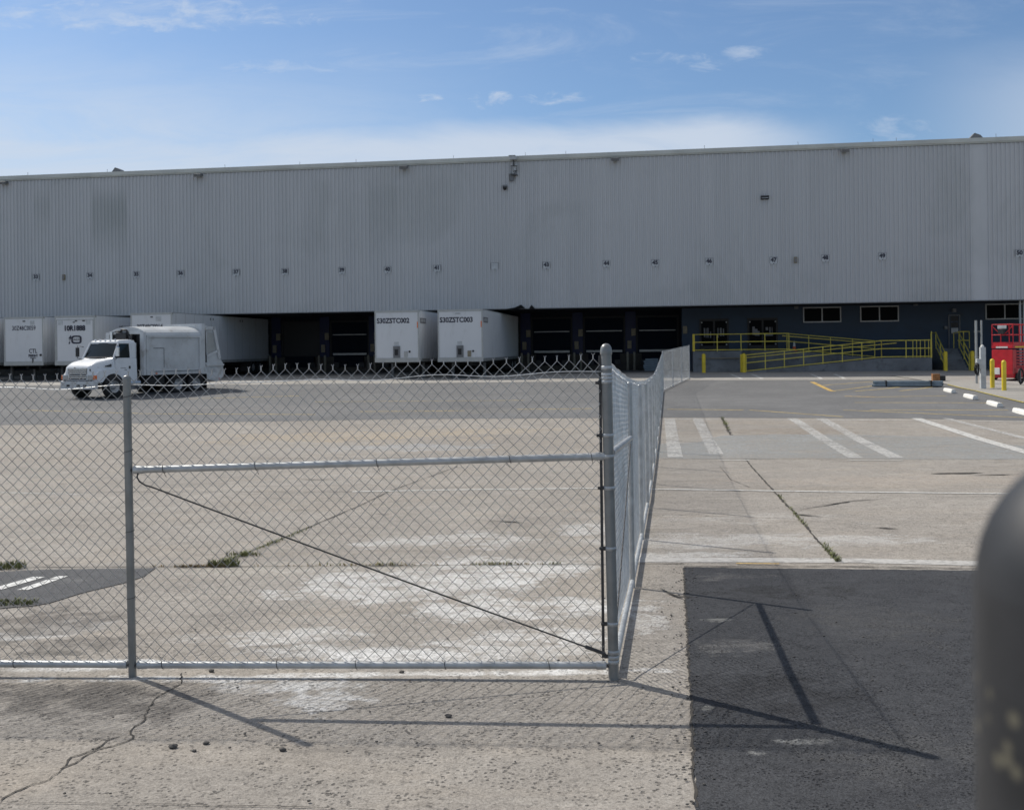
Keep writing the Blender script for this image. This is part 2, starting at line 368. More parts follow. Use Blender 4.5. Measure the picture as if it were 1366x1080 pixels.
M['shadeglass'] = simple('tinted_office_glass', (0.004, 0.005, 0.006), 0.5, 0, 0.1, 2, spec=0.06)
M['amber'] = simple('amber_lens', (0.75, 0.16, 0.02), 0.25, 0, 0.05, 5)
M['lens'] = simple('clear_lamp_lens', (0.35, 0.37, 0.38), 0.1, 0.3, 0.1, 8)
M['red'] = simple('red_machine_paint', (0.50, 0.012, 0.02), 0.35, 0, 0.15, 3, (0.2, 0.02, 0.02), 0.2)
M['yellow'] = simple('yellow_safety_paint', (0.72, 0.54, 0.03), 0.45, 0, 0.12, 2.5, (0.35, 0.25, 0.05), 0.2)
M['yrail'] = simple('yellow_rail_paint', (0.74, 0.61, 0.10), 0.5, 0, 0.12, 2.5)
M['orange'] = simple('orange_plastic', (0.70, 0.13, 0.02), 0.5)
M['whiteplain'] = simple('white_painted_concrete', (0.72, 0.71, 0.67), 0.8, 0, 0.08, 6, (0.4, 0.38, 0.34), 0.2, 0.002)
M['txtdark'] = simple('dark_navy_lettering', (0.012, 0.013, 0.03), 0.5)
M['txtgrey'] = simple('grey_lettering', (0.16, 0.16, 0.17), 0.6)
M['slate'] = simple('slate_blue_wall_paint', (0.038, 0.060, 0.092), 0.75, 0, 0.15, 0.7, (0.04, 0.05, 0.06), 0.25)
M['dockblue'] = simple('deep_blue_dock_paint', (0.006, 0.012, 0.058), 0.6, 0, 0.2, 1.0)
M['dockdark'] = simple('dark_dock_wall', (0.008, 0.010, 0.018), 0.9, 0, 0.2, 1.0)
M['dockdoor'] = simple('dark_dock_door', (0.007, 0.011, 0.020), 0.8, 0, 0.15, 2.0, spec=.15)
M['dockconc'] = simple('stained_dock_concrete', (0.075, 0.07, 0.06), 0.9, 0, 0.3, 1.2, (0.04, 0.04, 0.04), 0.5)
M['rampconc'] = simple('grey_ramp_concrete', (0.17, 0.18, 0.185), 0.9, 0, 0.2, 0.8, (0.08, 0.08, 0.08), 0.5, 0.003)
M['alu'] = simple('aluminium_frame', (0.38, 0.39, 0.38), 0.45, 0.3, 0.08, 3)
M['coping'] = simple('parapet_coping_metal', (0.50, 0.51, 0.47), 0.5, 0.1, 0.12, 0.5)
M['signpl'] = simple('pale_sign_plate', (0.46, 0.48, 0.49), 0.6, 0, 0.15, 3)
M['fixture'] = simple('grey_fixture_metal', (0.16, 0.165, 0.17), 0.5, 0.2, 0.15, 4)
M['tan'] = simple('weathered_beige_metal', (0.22, 0.19, 0.13), 0.6, 0, 0.2, 6)
M['bollard'] = simple('faded_beige_bollard', (0.26, 0.24, 0.19), 0.7, 0, 0.2, 3, (0.10, 0.09, 0.07), 0.3)
M['rooffelt'] = simple('roof_membrane', (0.3, 0.3, 0.29), 0.9)
M['bluegrey'] = simple('blue_grey_steel_tube', (0.17, 0.22, 0.26), 0.45, 0.3, 0.15, 3)
M['wood'] = simple('brown_plywood', (0.28, 0.13, 0.05), 0.8, 0, 0.25, 8)
M['leaf'] = simple('weed_leaf', (0.15, 0.16, 0.06), 0.7, 0, 0.45, 25)
M['dryleaf'] = simple('dry_weed_stalk', (0.20, 0.15, 0.07), 0.8, 0, 0.4, 25)
M['stone'] = simple('dark_gravel_stone', (0.08, 0.075, 0.07), 0.9, 0, 0.3, 30, bmp=0.002)
M['crackm'] = simple('dirt_filled_crack', (0.045, 0.04, 0.034), 0.95, 0, 0.4, 12)

def trailer_side_mat():
    m, nt, b = newmat('white_trailer_panel'); v = objco(nt)
    n = noise(nt, v, 0.8, 6, .6); d = noise(nt, v, 2.0, 8, .7, .2, (1, .5, .25))
    col = mixc(nt, n, (0.56, 0.58, 0.60), (0.66, 0.67, 0.68))
    col = mixc(nt, mapr(nt, d, .52, .75, 0, .55), col, (0.36, 0.35, 0.33))
    nt.links.new(col, b.inputs['Base Color']); b.inputs['Roughness'].default_value = 0.42; return m
M['trailer'] = trailer_side_mat()
def cladding_mat():
    m, nt, b = newmat('grey_corrugated_cladding'); v = objco(nt)
    s = N(nt, 'ShaderNodeSeparateXYZ'); nt.links.new(v, s.inputs[0])
    # sheets 0.9 m wide weather a little differently
    fl = mathn(nt, 'FLOOR', mathn(nt, 'DIVIDE', s.outputs[0], 0.914))
    wnz = N(nt, 'ShaderNodeTexWhiteNoise', noise_dimensions='1D'); nt.links.new(fl, wnz.inputs['W'])
    fl2 = mathn(nt, 'FLOOR', mathn(nt, 'DIVIDE', mathn(nt, 'ADD', s.outputs[0], 2.0), 7.3))
    wn2 = N(nt, 'ShaderNodeTexWhiteNoise', noise_dimensions='1D'); nt.links.new(fl2, wn2.inputs['W'])
    col = mixc(nt, mapr(nt, wnz.outputs[0], 0, 1, 0, .35), (0.505, 0.515, 0.522), (0.575, 0.582, 0.585))
    col = mixc(nt, mapr(nt, wn2.outputs[0], .2, 1, 0, .3), col, (0.46, 0.475, 0.48))
    st = noise(nt, v, 1.0, 8, .7, .2, (3.2, 1, .12)); sb = noise(nt, v, 0.13, 5, .6, .6)
    col = mixc(nt, mapr(nt, st, .45, .8, 0, .28), col, (0.37, 0.38, 0.38))
    col = mixc(nt, mathn(nt, 'MULTIPLY', mapr(nt, sb, .48, .68), .35), col, (0.35, 0.37, 0.36))
    st3 = noise(nt, v, 1.0, 6, .7, 0, (7, 1, .35))
    col = mixc(nt, mapr(nt, st3, .60, .8, 0, .2), col, (0.68, 0.69, 0.69))
    # darker mildewed upper sheets towards the left end
    for (x0, x1, zlo, amt) in ((-32.6, -31.4, 9.3, .3), (-28.4, -25.9, 7.8, .4), (-9.2, -7.4, 7.5, .15)):
        mk = mathn(nt, 'MULTIPLY', mathn(nt, 'GREATER_THAN', s.outputs[0], x0), mathn(nt, 'LESS_THAN', s.outputs[0], x1))
        mk = mathn(nt, 'MULTIPLY', mk, mapr(nt, s.outputs[2], zlo, zlo + 3.5)); mk = mathn(nt, 'MULTIPLY', mk, mapr(nt, s.outputs[2], 13.4, 11.8))
        col = mixc(nt, mathn(nt, 'MULTIPLY', mk, amt), col, (0.29, 0.315, 0.305))
    nt.links.new(col, b.inputs['Base Color']); b.inputs['Roughness'].default_value = .5; b.inputs['Specular IOR Level'].default_value = .35
    return m
M['clad'] = cladding_mat()

# ------------------------------------------------------------------ the yard
KN = sorted(set([p[0] for p in PROF[:-1]] + [-8, 0]))
WH = (0.68, 0.68, 0.67); DK = (0.12, 0.112, 0.10)
def gb(px, py, rx, ry, c, a): p = G(px, py); return (p.x, p.y, rx, ry, c, a)
yb = [gb(560, 780, 1.7, 1.4, WH, .7), gb(680, 760, 1.2, 1.4, WH, .6), gb(600, 720, 1.5, 1.0, WH, .5), gb(20, 850, .5, .6, DK, .8), gb(70, 868, .6, .35, DK, .8), gb(150, 885, .6, .15, WH, .8), gb(700, 850, 1.0, .4, WH, .8), gb(190, 903, .35, .09, WH, .9), gb(740, 897, .8, .1, WH, .8), gb(1000, 720, 2.5, .8, WH, .35), gb(900, 740, .9, .4, WH, .5), gb(930, 600, 1.5, 2, (.44, .44, .43), .5), gb(720, 810, 1.3, .7, WH, .75), gb(640, 870, 1.6, .35, WH, .6), gb(370, 850, .9, .4, WH, .6), gb(440, 870, 1.0, .3, WH, .6),
      gb(800, 705, .9, 1.0, WH, .5), gb(90, 835, .8, .35, WH, .5), gb(40, 850, .6, .3, WH, .6), gb(60, 830, 1.1, .9, (0.14, .125, .11), .9), gb(110, 860, .9, .35, (0.16, .145, .13), .7),
      gb(440, 930, .45, .35, WH, .8), gb(380, 915, .8, .15, WH, .6), gb(560, 898, 1.6, .09, WH, .7), gb(110, 890, .9, .16, WH, .6), gb(40, 930, 1.1, .35, DK, .6), gb(860, 830, .22, .5, WH, .45),
      gb(870, 893, .2, .12, WH, .7), gb(700, 695, 1.4, .8, (0.17, .15, .13), .4), gb(1010, 690, 2.0, 1.0, (0.46, .44, .41), .5), gb(480, 900, .3, .1, WH, .5), gb(450, 583, 5, 2.2, (.42, .345, .25), .7), gb(640, 575, 4, 1.6, (.42, .35, .26), .6), gb(560, 597, 4, 1.2, (.36, .37, .38), .8), gb(90, 935, 1.3, .5, (.12, .11, .1), .8), gb(230, 905, 1.5, .12, WH, .7), gb(400, 760, 2, .6, (.42, .39, .34), .6), gb(1050, 575, 3, 1.6, (.25, .21, .17), .7), gb(1200, 640, 4, 1.5, (.42, .36, .3), .5)]
M['concrete'] = ground_mat('weathered_yard_concrete', (0.300, 0.275, 0.245), (0.385, 0.357, 0.320), 0.9, 0.55, yb, gscale=48, tan=(0.37, 0.32, 0.26), speck=(0.075, 0.07, 0.065), bstr=0.006)
M['asphalt'] = ground_mat('grey_lot_asphalt', (0.150, 0.151, 0.153), (0.198, 0.198, 0.198), 0.35, 0.3,
    [gb(905, 535, 1.2, 9, (0.2, .2, .2), .5), gb(300, 545, 9, 3, (0.22, .21, .2), .45), gb(640, 548, 8, 2, (.22, .205, .18), .4)], gscale=30, bstr=0.004)
M['newasphalt'] = ground_mat('dark_new_asphalt', (0.050, 0.052, 0.058), (0.073, 0.075, 0.080), 0.95, 0.35,
    [gb(975, 770, .45, .3, (0.16, .155, .15), .6), gb(975, 862, .5, .32, (0.17, .165, .16), .6), gb(955, 828, .2, .1, (0.3, .3, .28), .8), gb(945, 945, .08, .06, (0.3, .3, .28), .9),
     gb(1055, 990, .16, .05, (0.3, .3, .29), .9), gb(1010, 1005, .08, .05, (.26, .26, .25), .9), gb(1170, 830, .9, .9, (0.085, .084, .083), .55), gb(1085, 990, .12, .05, (.26, .26, .25), .8), gb(1230, 1000, .9, .5, (.09, .09, .09), .6), gb(1000, 930, .8, .5, (.028, .028, .03), .7), gb(1020, 790, 1.2, .5, (.030, .030, .031), .8)],
    gscale=70, speck=(0.012, 0.012, 0.013), bstr=0.008, grain=1.25)
M['apron'] = ground_mat('pale_apron_concrete', (0.33, 0.315, 0.29), (0.40, 0.385, 0.36), 0.4, 0.35, (), gscale=30, tan=(.38, .34, .27))
M['coat'] = paint_mat('thin_grey_coating', (0.40, 0.42, 0.42), 0.02, 0.9, .66, .34)
M['pwhite'] = paint_mat('worn_white_paint', (0.58, 0.57, 0.54), 0.18, 5)
M['pwhite2'] = paint_mat('fresh_white_paint', (0.72, 0.72, 0.70), 0.15, 9)
M['pwhitefaint'] = paint_mat('ghost_white_paint', (0.62, 0.61, 0.585), 0.05, 1.2, .82, .30)
M['paleedge'] = paint_mat('pale_bare_concrete', (0.50, 0.485, 0.46), -0.15, 2.0, .95, .26)
M['pyellow'] = paint_mat('worn_yellow_paint', (0.60, 0.40, 0.12), 0.2, 2)
M['pyellowfaint'] = paint_mat('faded_yellow_paint', (0.62, 0.47, 0.18), 0.0, 1.0, .95, .30)
M['pyellow2'] = paint_mat('yellow_kerb_paint', (0.62, 0.50, 0.10), 0.25, 5)
def struct(o): o['kind'] = 'structure'; return o
YS = sorted(set([-30, -8, 0] + [p[0] for p in PROF[:-1]] + [150, 400, 1500]))
g = MB()
XS = [-1500, -300, -80, -30, -10, 0, 10, 30, 80, 300, 1500]
for y in YS:
    for x in XS: g.v.append((x, y, zg(y)))
nx = len(XS)
for j in range(len(YS) - 1):
    for i in range(nx - 1): g.f.append((j * nx + i, j * nx + i + 1, (j + 1) * nx + i + 1, (j + 1) * nx + i)); g.sm.append(False)
struct(g.build('ground', M['concrete']))
def sheet(name, pts, mat, lift=0.004, parent=None):
    bm = bmesh.new(); vs = [bm.verts.new((p[0], p[1], 0)) for p in pts]; f = bm.faces.new(vs)
    if len(pts) > 4: bmesh.ops.triangulate(bm, faces=[f])
    ys = [p[1] for p in pts]
    for k in KN:
        if min(ys) < k < max(ys):
            bmesh.ops.bisect_plane(bm, geom=bm.verts[:] + bm.edges[:] + bm.faces[:], plane_co=(0, k, 0), plane_no=(0, 1, 0))
    for v in bm.verts: v.co.z = zg(v.co.y) + lift
    bm.normal_update()
    for q in bm.faces:
        if q.normal.z < 0: q.normal_flip()
    me = bpy.data.meshes.new(name); bm.to_mesh(me); bm.free(); me.materials.append(mat)
    o = bpy.data.objects.new(name, me); COL.objects.link(o)
    if parent: o.parent = parent
    return struct(o)
def strip(name, pix, width, mat, lift=0.008, jit=0.0, taper=False, world=False, step=.12):
    """a painted line / joint / crack along pixel points, width in metres"""
    P = [Vector(p) if world else G(*p) for p in pix]; Q = []
    for a, b in zip(P, P[1:]):
        n = max(1, int((b - a).length / (step if jit else 3)))
        for k in range(n): Q.append(a.lerp(b, k / n))
    Q.append(P[-1])
    L = []; R = []
    for i, p in enumerate(Q):
        t = (Q[min(i + 1, len(Q) - 1)] - Q[max(i - 1, 0)]); t.z = 0; t.normalize(); s = Vector((-t.y, t.x, 0))
        o = s * random.uniform(-jit, jit)
        wd = width * (1 if not jit else random.uniform(.35, 1.3))
        if taper: wd *= max(.15, 1 - abs(2 * i / max(1, len(Q) - 1) - 1) ** 3)
        L.append(p + o + s * wd / 2); R.append(p + o - s * wd / 2)
    mb = MB()
    # cut every quad at the terrain knots so it hugs the ground
    bm = bmesh.new(); lv = [bm.verts.new((p.x, p.y, 0)) for p in L]; rv = [bm.verts.new((p.x, p.y, 0)) for p in R]
    for i in range(len(Q) - 1): bm.faces.new((lv[i], lv[i + 1], rv[i + 1], rv[i]))
    ys = [p.y for p in L + R]
    for k in KN:
        if min(ys) < k < max(ys): bmesh.ops.bisect_plane(bm, geom=bm.verts[:] + bm.edges[:] + bm.faces[:], plane_co=(0, k, 0), plane_no=(0, 1, 0))
    for v in bm.verts: v.co.z = zg(v.co.y) + lift
    bm.normal_update()
    for q in bm.faces:
        if q.normal.z < 0: q.normal_flip()
    me = bpy.data.meshes.new(name); bm.to_mesh(me); bm.free(); me.materials.append(mat)
    o = bpy.data.objects.new(name, me); COL.objects.link(o); return struct(o)
def xy(v): return (v.x, v.y)
# far asphalt lot
near = [G(x, y) for x, y in ((1366, 561), (1200, 558), (900, 557), (540, 559), (300, 563), (0, 567))]
pts = [(150, near[0].y - 14)] + [xy(p) for p in near] + [(-150, near[-1].y + 14), (-150, 95)]
pts += [xy(W(-70, -7.2)), xy(W(50, -7.2)), (150, 58)]
sheet('asphalt_lot', pts, M['asphalt'], 0.004)
# pale concrete apron by the docks and the sunlit strip in front of the ramp
pts = [xy(W(-75, -10.5))] + [xy(G(*p)) for p in ((340, 513), (450, 511.8), (540, 511.3), (730, 509.3), (920, 507.2), (1262, 506.4))] + [xy(W(32, -7.6)), xy(W(32, 12)), xy(W(-75, 12))]
sheet('dock_apron', pts, M['apron'], 0.008)
# right hand pavement carrying the pedestal and the lift
side = [G(1262, 513), G(1300, 521), G(1366, 537)]
d = (side[2] - side[1]); far = side[2] + d * 1.5
pts = [xy(side[0]), xy(side[1]), xy(side[2]), xy(far), (far.x + 40, far.y), xy(W(70, -4)), xy(W(24, -4)), xy(W(21.5, -6.5))]
sheet('pavement', pts, M['apron'], 0.030)
strip('yellow_kerb_line', [(1264, 513.5), (1300, 521.6), (1366, 537.8)], .10, M['pyellow2'], .034)
# near dark asphalt
edge = [G(912, 757), G(919, 880), G(924, 980), G(928, 1080)]
E = []
for a, b in zip(edge, edge[1:]):
    n = int((b - a).length / .05) + 1
    for k in range(n): q = a.lerp(b, k / n); E.append((q.x + random.uniform(-.009, .009), q.y))
e0, e1 = edge[0], edge[-1]
E.append((e1.x - .05, 1.5)); E.append((e1.x - .05, -12))
top = []
a, b = G(912, 757), G(1366, 762)
for k in range(60): q = a.lerp(b, k / 59); top.append((q.x, q.y + random.uniform(-.012, .012)))
top = top[1:]
tp = top[-1]
sheet('asphalt_drive', E + [(30, -12), (30, tp[1] - .3)] + top[::-1], M['newasphalt'], 0.006)
strip('ground_crack', [(912, 758), (919, 880), (924, 980), (928, 1078)], .014, M['crackm'], .0075, jit=.009, step=.04)
random.seed(77); gb_ = bmesh.new()
for i in range(260):
    t_ = random.random(); q = edge[0].lerp(edge[-1], t_) if random.random() < .65 else Vector((random.uniform(-2.2, 2.4), random.uniform(3.9, 8.5), 0))
    x_ = q.x + random.gauss(0, .07); y_ = q.y; r_ = random.uniform(.0025, .008)
    res = bmesh.ops.create_icosphere(gb_, subdivisions=1, radius=r_)
    for v_ in res['verts']: v_.co = Vector((v_.co.x * random.uniform(1, 1.5) + x_, v_.co.y + y_, v_.co.z * .7 + zg(y_) + .009))
gm_ = bpy.data.meshes.new('loose_grit'); gb_.to_mesh(gm_); gb_.free(); gm_.materials.append(M['stone'])
go_ = bpy.data.objects.new('loose_grit', gm_); COL.objects.link(go_); go_['kind'] = 'stuff'; go_['label'] = 'fine loose grit scattered along the edge of the dark asphalt'; go_['category'] = 'grit'
# left asphalt patch with its painted strokes
pts = [G(*p) for p in ((-90, 768), (0, 763), (60, 760), (208, 758), (190, 770), (165, 778), (110, 791), (65, 805), (40, 809), (20, 810), (-90, 822))]
sheet('asphalt_patch', [xy(p) for p in pts], ground_mat('patch_asphalt', (0.088, 0.09, 0.095), (0.115, 0.116, 0.12), 0.5, 0.3, [gb(20, 812, .5, .2, DK, .6), gb(90, 775, .5, .2, (.16, .16, .16), .5)], gscale=45, grain=1.1), 0.006)
strip('white_ground_mark', [(-5, 787), (52, 770.5)], .12, M['pwhite2'], .011)
strip('white_ground_mark', [(30, 788), (84, 769.5)], .10, M['pwhite2'], .011)
# blue grey coated band
pts = [G(*p) for p in ((876, 592), (930, 590), (962, 581), (1040, 579), (1150, 580), (1290, 583), (1330, 592), (1420, 598), (1420, 612), (1240, 613), (1100, 611), (990, 612.5), (876, 611))]
sheet('coated_band', [xy(p) for p in pts], M['coat'], 0.003)
for a, b, wd in (((893, 558), (901, 610), .32), ((930, 558), (956, 606), .30), ((1057, 558), (1142, 611), .30), ((1095, 558), (1196, 611), .30)):
    strip('parking_line', [a, b], wd, M['pwhitefaint'], .008)
strip('parking_line', [(1222, 558), (1400, 612)], .30, M['pwhite'], .008); strip('parking_line', [(1262, 558), (1400, 592)], .22, M['pwhitefaint'], .008)
strip('painted_yard_line', [(470, 656), (640, 653), (800, 651.5), (900, 653), (1100, 656), (1360, 659)], .11, M['pwhite'], .008)
strip('painted_yard_line', [(884, 559), (1366, 562)], .16, M['pwhitefaint'], .009)
strip('painted_yard_line', [(960, 614), (1000, 614)], .10, M['pwhite'], .008); strip('painted_yard_line', [(1130, 614), (1205, 614.5)], .08, M['pwhite'], .008)
strip('painted_yard_line', [(0, 657), (110, 660)], .10, M['pwhitefaint'], .008)
strip('pale_drive_edge', [(850, 747), (1000, 747), (1150, 748), (1366, 753)], .27, M['paleedge'], .004)
strip('yellow_ground_mark', [(982, 752.5), (1040, 753)], .05, M['pyellow'], .012)
for p in ([(1083, 509.5), (1111, 522)],): strip('yellow_bay_line', p, .22, M['pyellow'], .009)
for p in ([(1127, 528.5), (1168, 529.6)],): strip('yellow_bay_line', p, .20, M['pyellow'], .009)
for p in ([(1111, 521.5), (1178, 513)], [(1140, 522), (1200, 516.5)], [(1200, 521.5), (1243, 516.5)], [(1168, 529.6), (1262, 528)], [(1140, 537), (1338, 537.5)], [(1160, 547), (1345, 547)],
          [(1125, 547), (1366, 557)], [(1000, 547), (1125, 556)], [(890, 546), (992, 547)], [(1098, 514), (1165, 509)]):
    strip('faded_bay_line', p, .15, M['pyellowfaint'], .009)
for p in ([(420, 536), (700, 534)], [(30, 547), (200, 552), (420, 553)], [(480, 549), (620, 548)], [(690, 546), (790, 545)], [(250, 532), (400, 528)]):
    strip('faded_bay_line', p, .13, M['pyellowfaint'], .009)
for x in (975, 1003, 1082, 1113):     # pale skewed strokes across the strip before the ramp
    strip('parking_line', [(x, 499), (x + 14, 505.5)], .18, M['pwhite'], .012)
# expansion joints
def joint(name, pix, w=.018, j=.004, lift=.006): return strip(name, pix, w, M['crackm'], lift, jit=j)
joint('expansion_joint', [(-60, 757), (300, 756), (640, 754), (912, 752)], .022)
joint('expansion_joint', [(912, 756), (1120, 756), (1366, 760)], .03, .008, .009)
joint('expansion_joint', [(963, 557), (975, 580)], .08, .03); joint('expansion_joint', [(995, 613), (1060, 684), (1118, 750)], .032, .01)
joint('expansion_joint', [(285, 756), (300, 748), (420, 700), (520, 655), (610, 622)], .022, .008)
joint('expansion_joint', [(884, 612), (1366, 613)], .02, .01); joint('expansion_joint', [(-60, 1070), (200, 1073), (400, 1077), (500, 1081)], .005, .0015)
joint('expansion_joint', [(0, 656), (470, 656)], .02); joint('expansion_joint', [(0, 612), (420, 611), (800, 612)], .02, .008)
for pix in ([(0, 1068), (30, 1052), (66, 1040), (82, 1026), (100, 1018), (124, 1002), (160, 992), (178, 985), (175, 972), (192, 962), (196, 948), (205, 935), (222, 922)], [(82, 1026), (96, 1010), (130, 998), (150, 984)],
            [(222, 922), (240, 912), (242, 898)]):
    strip('ground_crack', pix, .009, M['crackm'], .004, jit=.009, step=.03)
for p, w in (([(905, 687), (1060, 692)], .012), ([(960, 622), (975, 640), (1000, 650)], .01)): strip('ground_crack', p, w, M['crackm'], .006, jit=.005)
for p, w in (([(1060, 686), (1098, 690)], .06), ([(1068, 680), (1140, 668), (1190, 665)], .05), ([(1240, 632), (1310, 631)], .16), ([(1300, 634), (1366, 633)], .07), ([(650, 695), (698, 697)], .08), ([(400, 640), (450, 640)], .05),
             ([(1130, 703), (1152, 704)], .07), ([(1165, 704), (1200, 706)], .06), ([(880, 786), (912, 800)], .05), ([(888, 793), (924, 798)], .035), ([(896, 783), (920, 785)], .025), ([(775, 703), (800, 703)], .05), ([(500, 686), (522, 687)], .04)):
    strip('dark_scuff_mark', p, w, M['crackm'], .0095, jit=w * .2, taper=True)
random.seed(11)
for i in range(60):       # small scuffs and gouges in the concrete
    x = random.uniform(60, 790); y = random.uniform(625, 725); l = random.uniform(5, 24)
    strip('dark_scuff_mark', [(x, y), (x + l, y + random.uniform(-1, 1))], random.uniform(.015, .04), M['crackm'], .0095, jit=.006, taper=True)

# ------------------------------------------------------------------ weeds and stones
def tuft(name, label, p, n, r, h, mat, seed):
    random.seed(seed); mb = MB()
    for i in range(n):
        a = random.uniform(0, 2 * PI); q = r * math.sqrt(random.random()); bx, by = q * math.cos(a) * 1.6, q * math.sin(a) * .6
        b = random.uniform(0, 2 * PI); ll = h * random.uniform(.35, 1.1); wd = random.uniform(.003, .007); lean = random.uniform(.2, .9) * ll
        dx, dy = math.cos(b) * lean, math.sin(b) * lean; sx, sy = -math.sin(b) * wd, math.cos(b) * wd
        mb.add([(bx - sx, by - sy, 0), (bx + sx, by + sy, 0), (bx + dx * .45 + sx, by + dy * .45 + sy, ll * .6), (bx + dx * .45 - sx, by + dy * .45 - sy, ll * .6), (bx + dx, by + dy, ll * .85)],
               [(0, 1, 2, 3), (3, 2, 4)])
    o = mb.build(name, mat, None, p + Vector((0, 0, .004)), fix=False)
    return tag(o, label, 'weed', 'weeds growing from the concrete joints')
tuft('weed_tuft', 'green weed clump on the joint left of the crossing seam', G(300, 755), 170, .10, .09, M['leaf'], 1)
tuft('weed_tuft', 'low olive weeds trailing up the diagonal seam', G(326, 741), 90, .12, .06, M['leaf'], 2)
tuft('weed_tuft', 'wide green weed tuft at the left picture edge by the asphalt patch', G(6, 758), 200, .14, .09, M['leaf'], 3)
tuft('weed_tuft', 'dark olive weeds below the white strokes at the left edge', G(14, 806), 160, .14, .05, M['leaf'], 4)
def seamweeds(label, pix, n, h, mat, seed, spread=.03):
    random.seed(seed); mb = MB(); P = [G(*p) for p in pix]; c0 = P[0]; cl_ = [random.random() for _ in range(max(3, n // 22))]
    for i in range(n):
        t = min(.999, max(0, random.choice(cl_) + random.gauss(0, .035))) * (len(P) - 1); k = int(t); p = P[k].lerp(P[k + 1], t - k)
        bx, by = p.x + random.gauss(0, spread * .5) - c0.x, p.y + random.gauss(0, spread * .5) - c0.y; bz = zg(by + c0.y) - c0.z + .006
        b = random.uniform(0, 2 * PI); ll = h * random.uniform(.2, 1.1); wd = random.uniform(.002, .006); lean_ = random.uniform(.3, 1.4) * ll
        dx, dy = math.cos(b) * lean_, math.sin(b) * lean_; sx, sy = -math.sin(b) * wd, math.cos(b) * wd
        mb.add([(bx - sx, by - sy, bz), (bx + sx, by + sy, bz), (bx + dx * .5 + sx, by + dy * .5 + sy, bz + ll * .5), (bx + dx * .5 - sx, by + dy * .5 - sy, bz + ll * .5), (bx + dx, by + dy, bz + ll * .7)], [(0, 1, 2, 3), (3, 2, 4)])
    o = mb.build('weed_growth', mat, None, c0, fix=False); o['kind'] = 'stuff'
    return tag(o, label, 'weeds')
seamweeds('weeds and moss growing along the diagonal seam on the left', [(300, 750), (330, 738), (420, 702)], 500, .05, M['leaf'], 12, .04)
seamweeds('thin dry weeds dotted along the long cross joint', [(205, 757), (300, 756), (500, 755), (800, 753)], 450, .045, M['dryleaf'], 13, .03)
seamweeds('green weeds dotted along the long cross joint', [(400, 755), (600, 754), (760, 753)], 220, .05, M['leaf'], 14, .03)
seamweeds('weeds growing in the long right-hand seam', [(1040, 662), (1064, 690), (1091, 716), (1106, 736), (1118, 749)], 380, .05, M['leaf'], 15, .035)
seamweeds('moss in the short seam at the far asphalt edge', [(963, 557), (975, 580)], 300, .06, M['leaf'], 16, .07)
for i, (px, py, s, lab) in enumerate(((231, 997, .016, 'largest dark stone right of the long crack'), (275, 992, .012, 'dark stone right of the largest stone'), (259, 1002, .009, 'smallest stone, between the two bigger ones'),
                                     (377, 1001, .013, 'lone dark stone under the tip of the post shadow'), (598, 956, .014, 'dark stone lying on the rail shadow'), (282, 896, .014, 'stone just below the bottom rail near the line post'),
                                     (536, 897, .012, 'stone just below the bottom rail at mid bay'))):
    random.seed(40 + i); bm = bmesh.new(); bmesh.ops.create_icosphere(bm, subdivisions=2, radius=s)
    for v in bm.verts: v.co *= random.uniform(.8, 1.15); v.co.x *= 1.35; v.co.z *= .7
    me = bpy.data.meshes.new('stone'); bm.to_mesh(me); bm.free(); me.materials.append(M['stone'])
    o = bpy.data.objects.new('stone', me); COL.objects.link(o); o.location = G(px, py) + Vector((0, 0, s * .55)); tag(o, lab, 'stone', 'loose stones on the concrete')

# ------------------------------------------------------------------ the warehouse
Z0, Z1 = 4.47, 13.72
SL, SR = -62.0, 46.0
bld = thing('warehouse', 'long grey corrugated warehouse with dark loading docks under its overhanging front', 'building', BO, -BA)
# corrugated front
random.seed(3)
mb = MB(); pitch = .254; n = int((SR - SL) / pitch); prof = []
sstrip = B(1307, 300)[0]
for i in range(n):
    s0 = SL + i * pitch
    flat = abs(s0 + pitch / 2 - sstrip) < .45
    dp = 0 if flat else .070
    for a, w in ((0, 0), (.125, 0), (.155, -dp), (.215, -dp)): prof.append((s0 + a, w))
prof.append((SL + n * pitch, 0))
zs = [Z0, 7.5, 10.6, Z1]
for z in zs:
    for s, w in prof: mb.v.append((s, w, z))
m = len(prof)
for j in range(len(zs) - 1):
    for i in range(m - 1): mb.f.append((j * m + i, j * m + i + 1, (j + 1) * m + i + 1, (j + 1) * m + i)); mb.sm.append(False)
mb.build('cladding', M['clad'], bld, fix=False)
mb = MB(); mb.box(SL, SR, -.16, .35, Z1 + .10, Z1 + .34); mb.box(SL, SR, -.10, -.055, Z1 + .02, Z1 + .10); mb.build('coping', M['coping'], bld)
mb = MB(); mb.box(SL, SR, .02, 70, Z1 - .4, Z1 + .05); mb.build('roof', M['rooffelt'], bld)
sc = B(910, 460, 5.2)[0]            # where the docks end and the office wall starts
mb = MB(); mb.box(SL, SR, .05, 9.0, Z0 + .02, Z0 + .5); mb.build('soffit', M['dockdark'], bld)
mb = MB(); mb.box(SL, SR, -.06, .045, Z0 - .05, Z0 - .002); mb.build('drip_trim', M['fixture'], bld)
DW = 8.6; OW = 5.2
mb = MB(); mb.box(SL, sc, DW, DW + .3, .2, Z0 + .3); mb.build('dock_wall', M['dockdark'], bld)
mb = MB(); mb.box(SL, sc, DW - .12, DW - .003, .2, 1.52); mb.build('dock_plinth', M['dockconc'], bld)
mb = MB(); mb.box(sc, SR, OW, OW + .3, .2, Z0 + .3); mb.box(sc - .003, sc + .3, OW + .3, DW + .3, .2, Z0 + .3); mb.build('office_wall', M['slate'], bld)
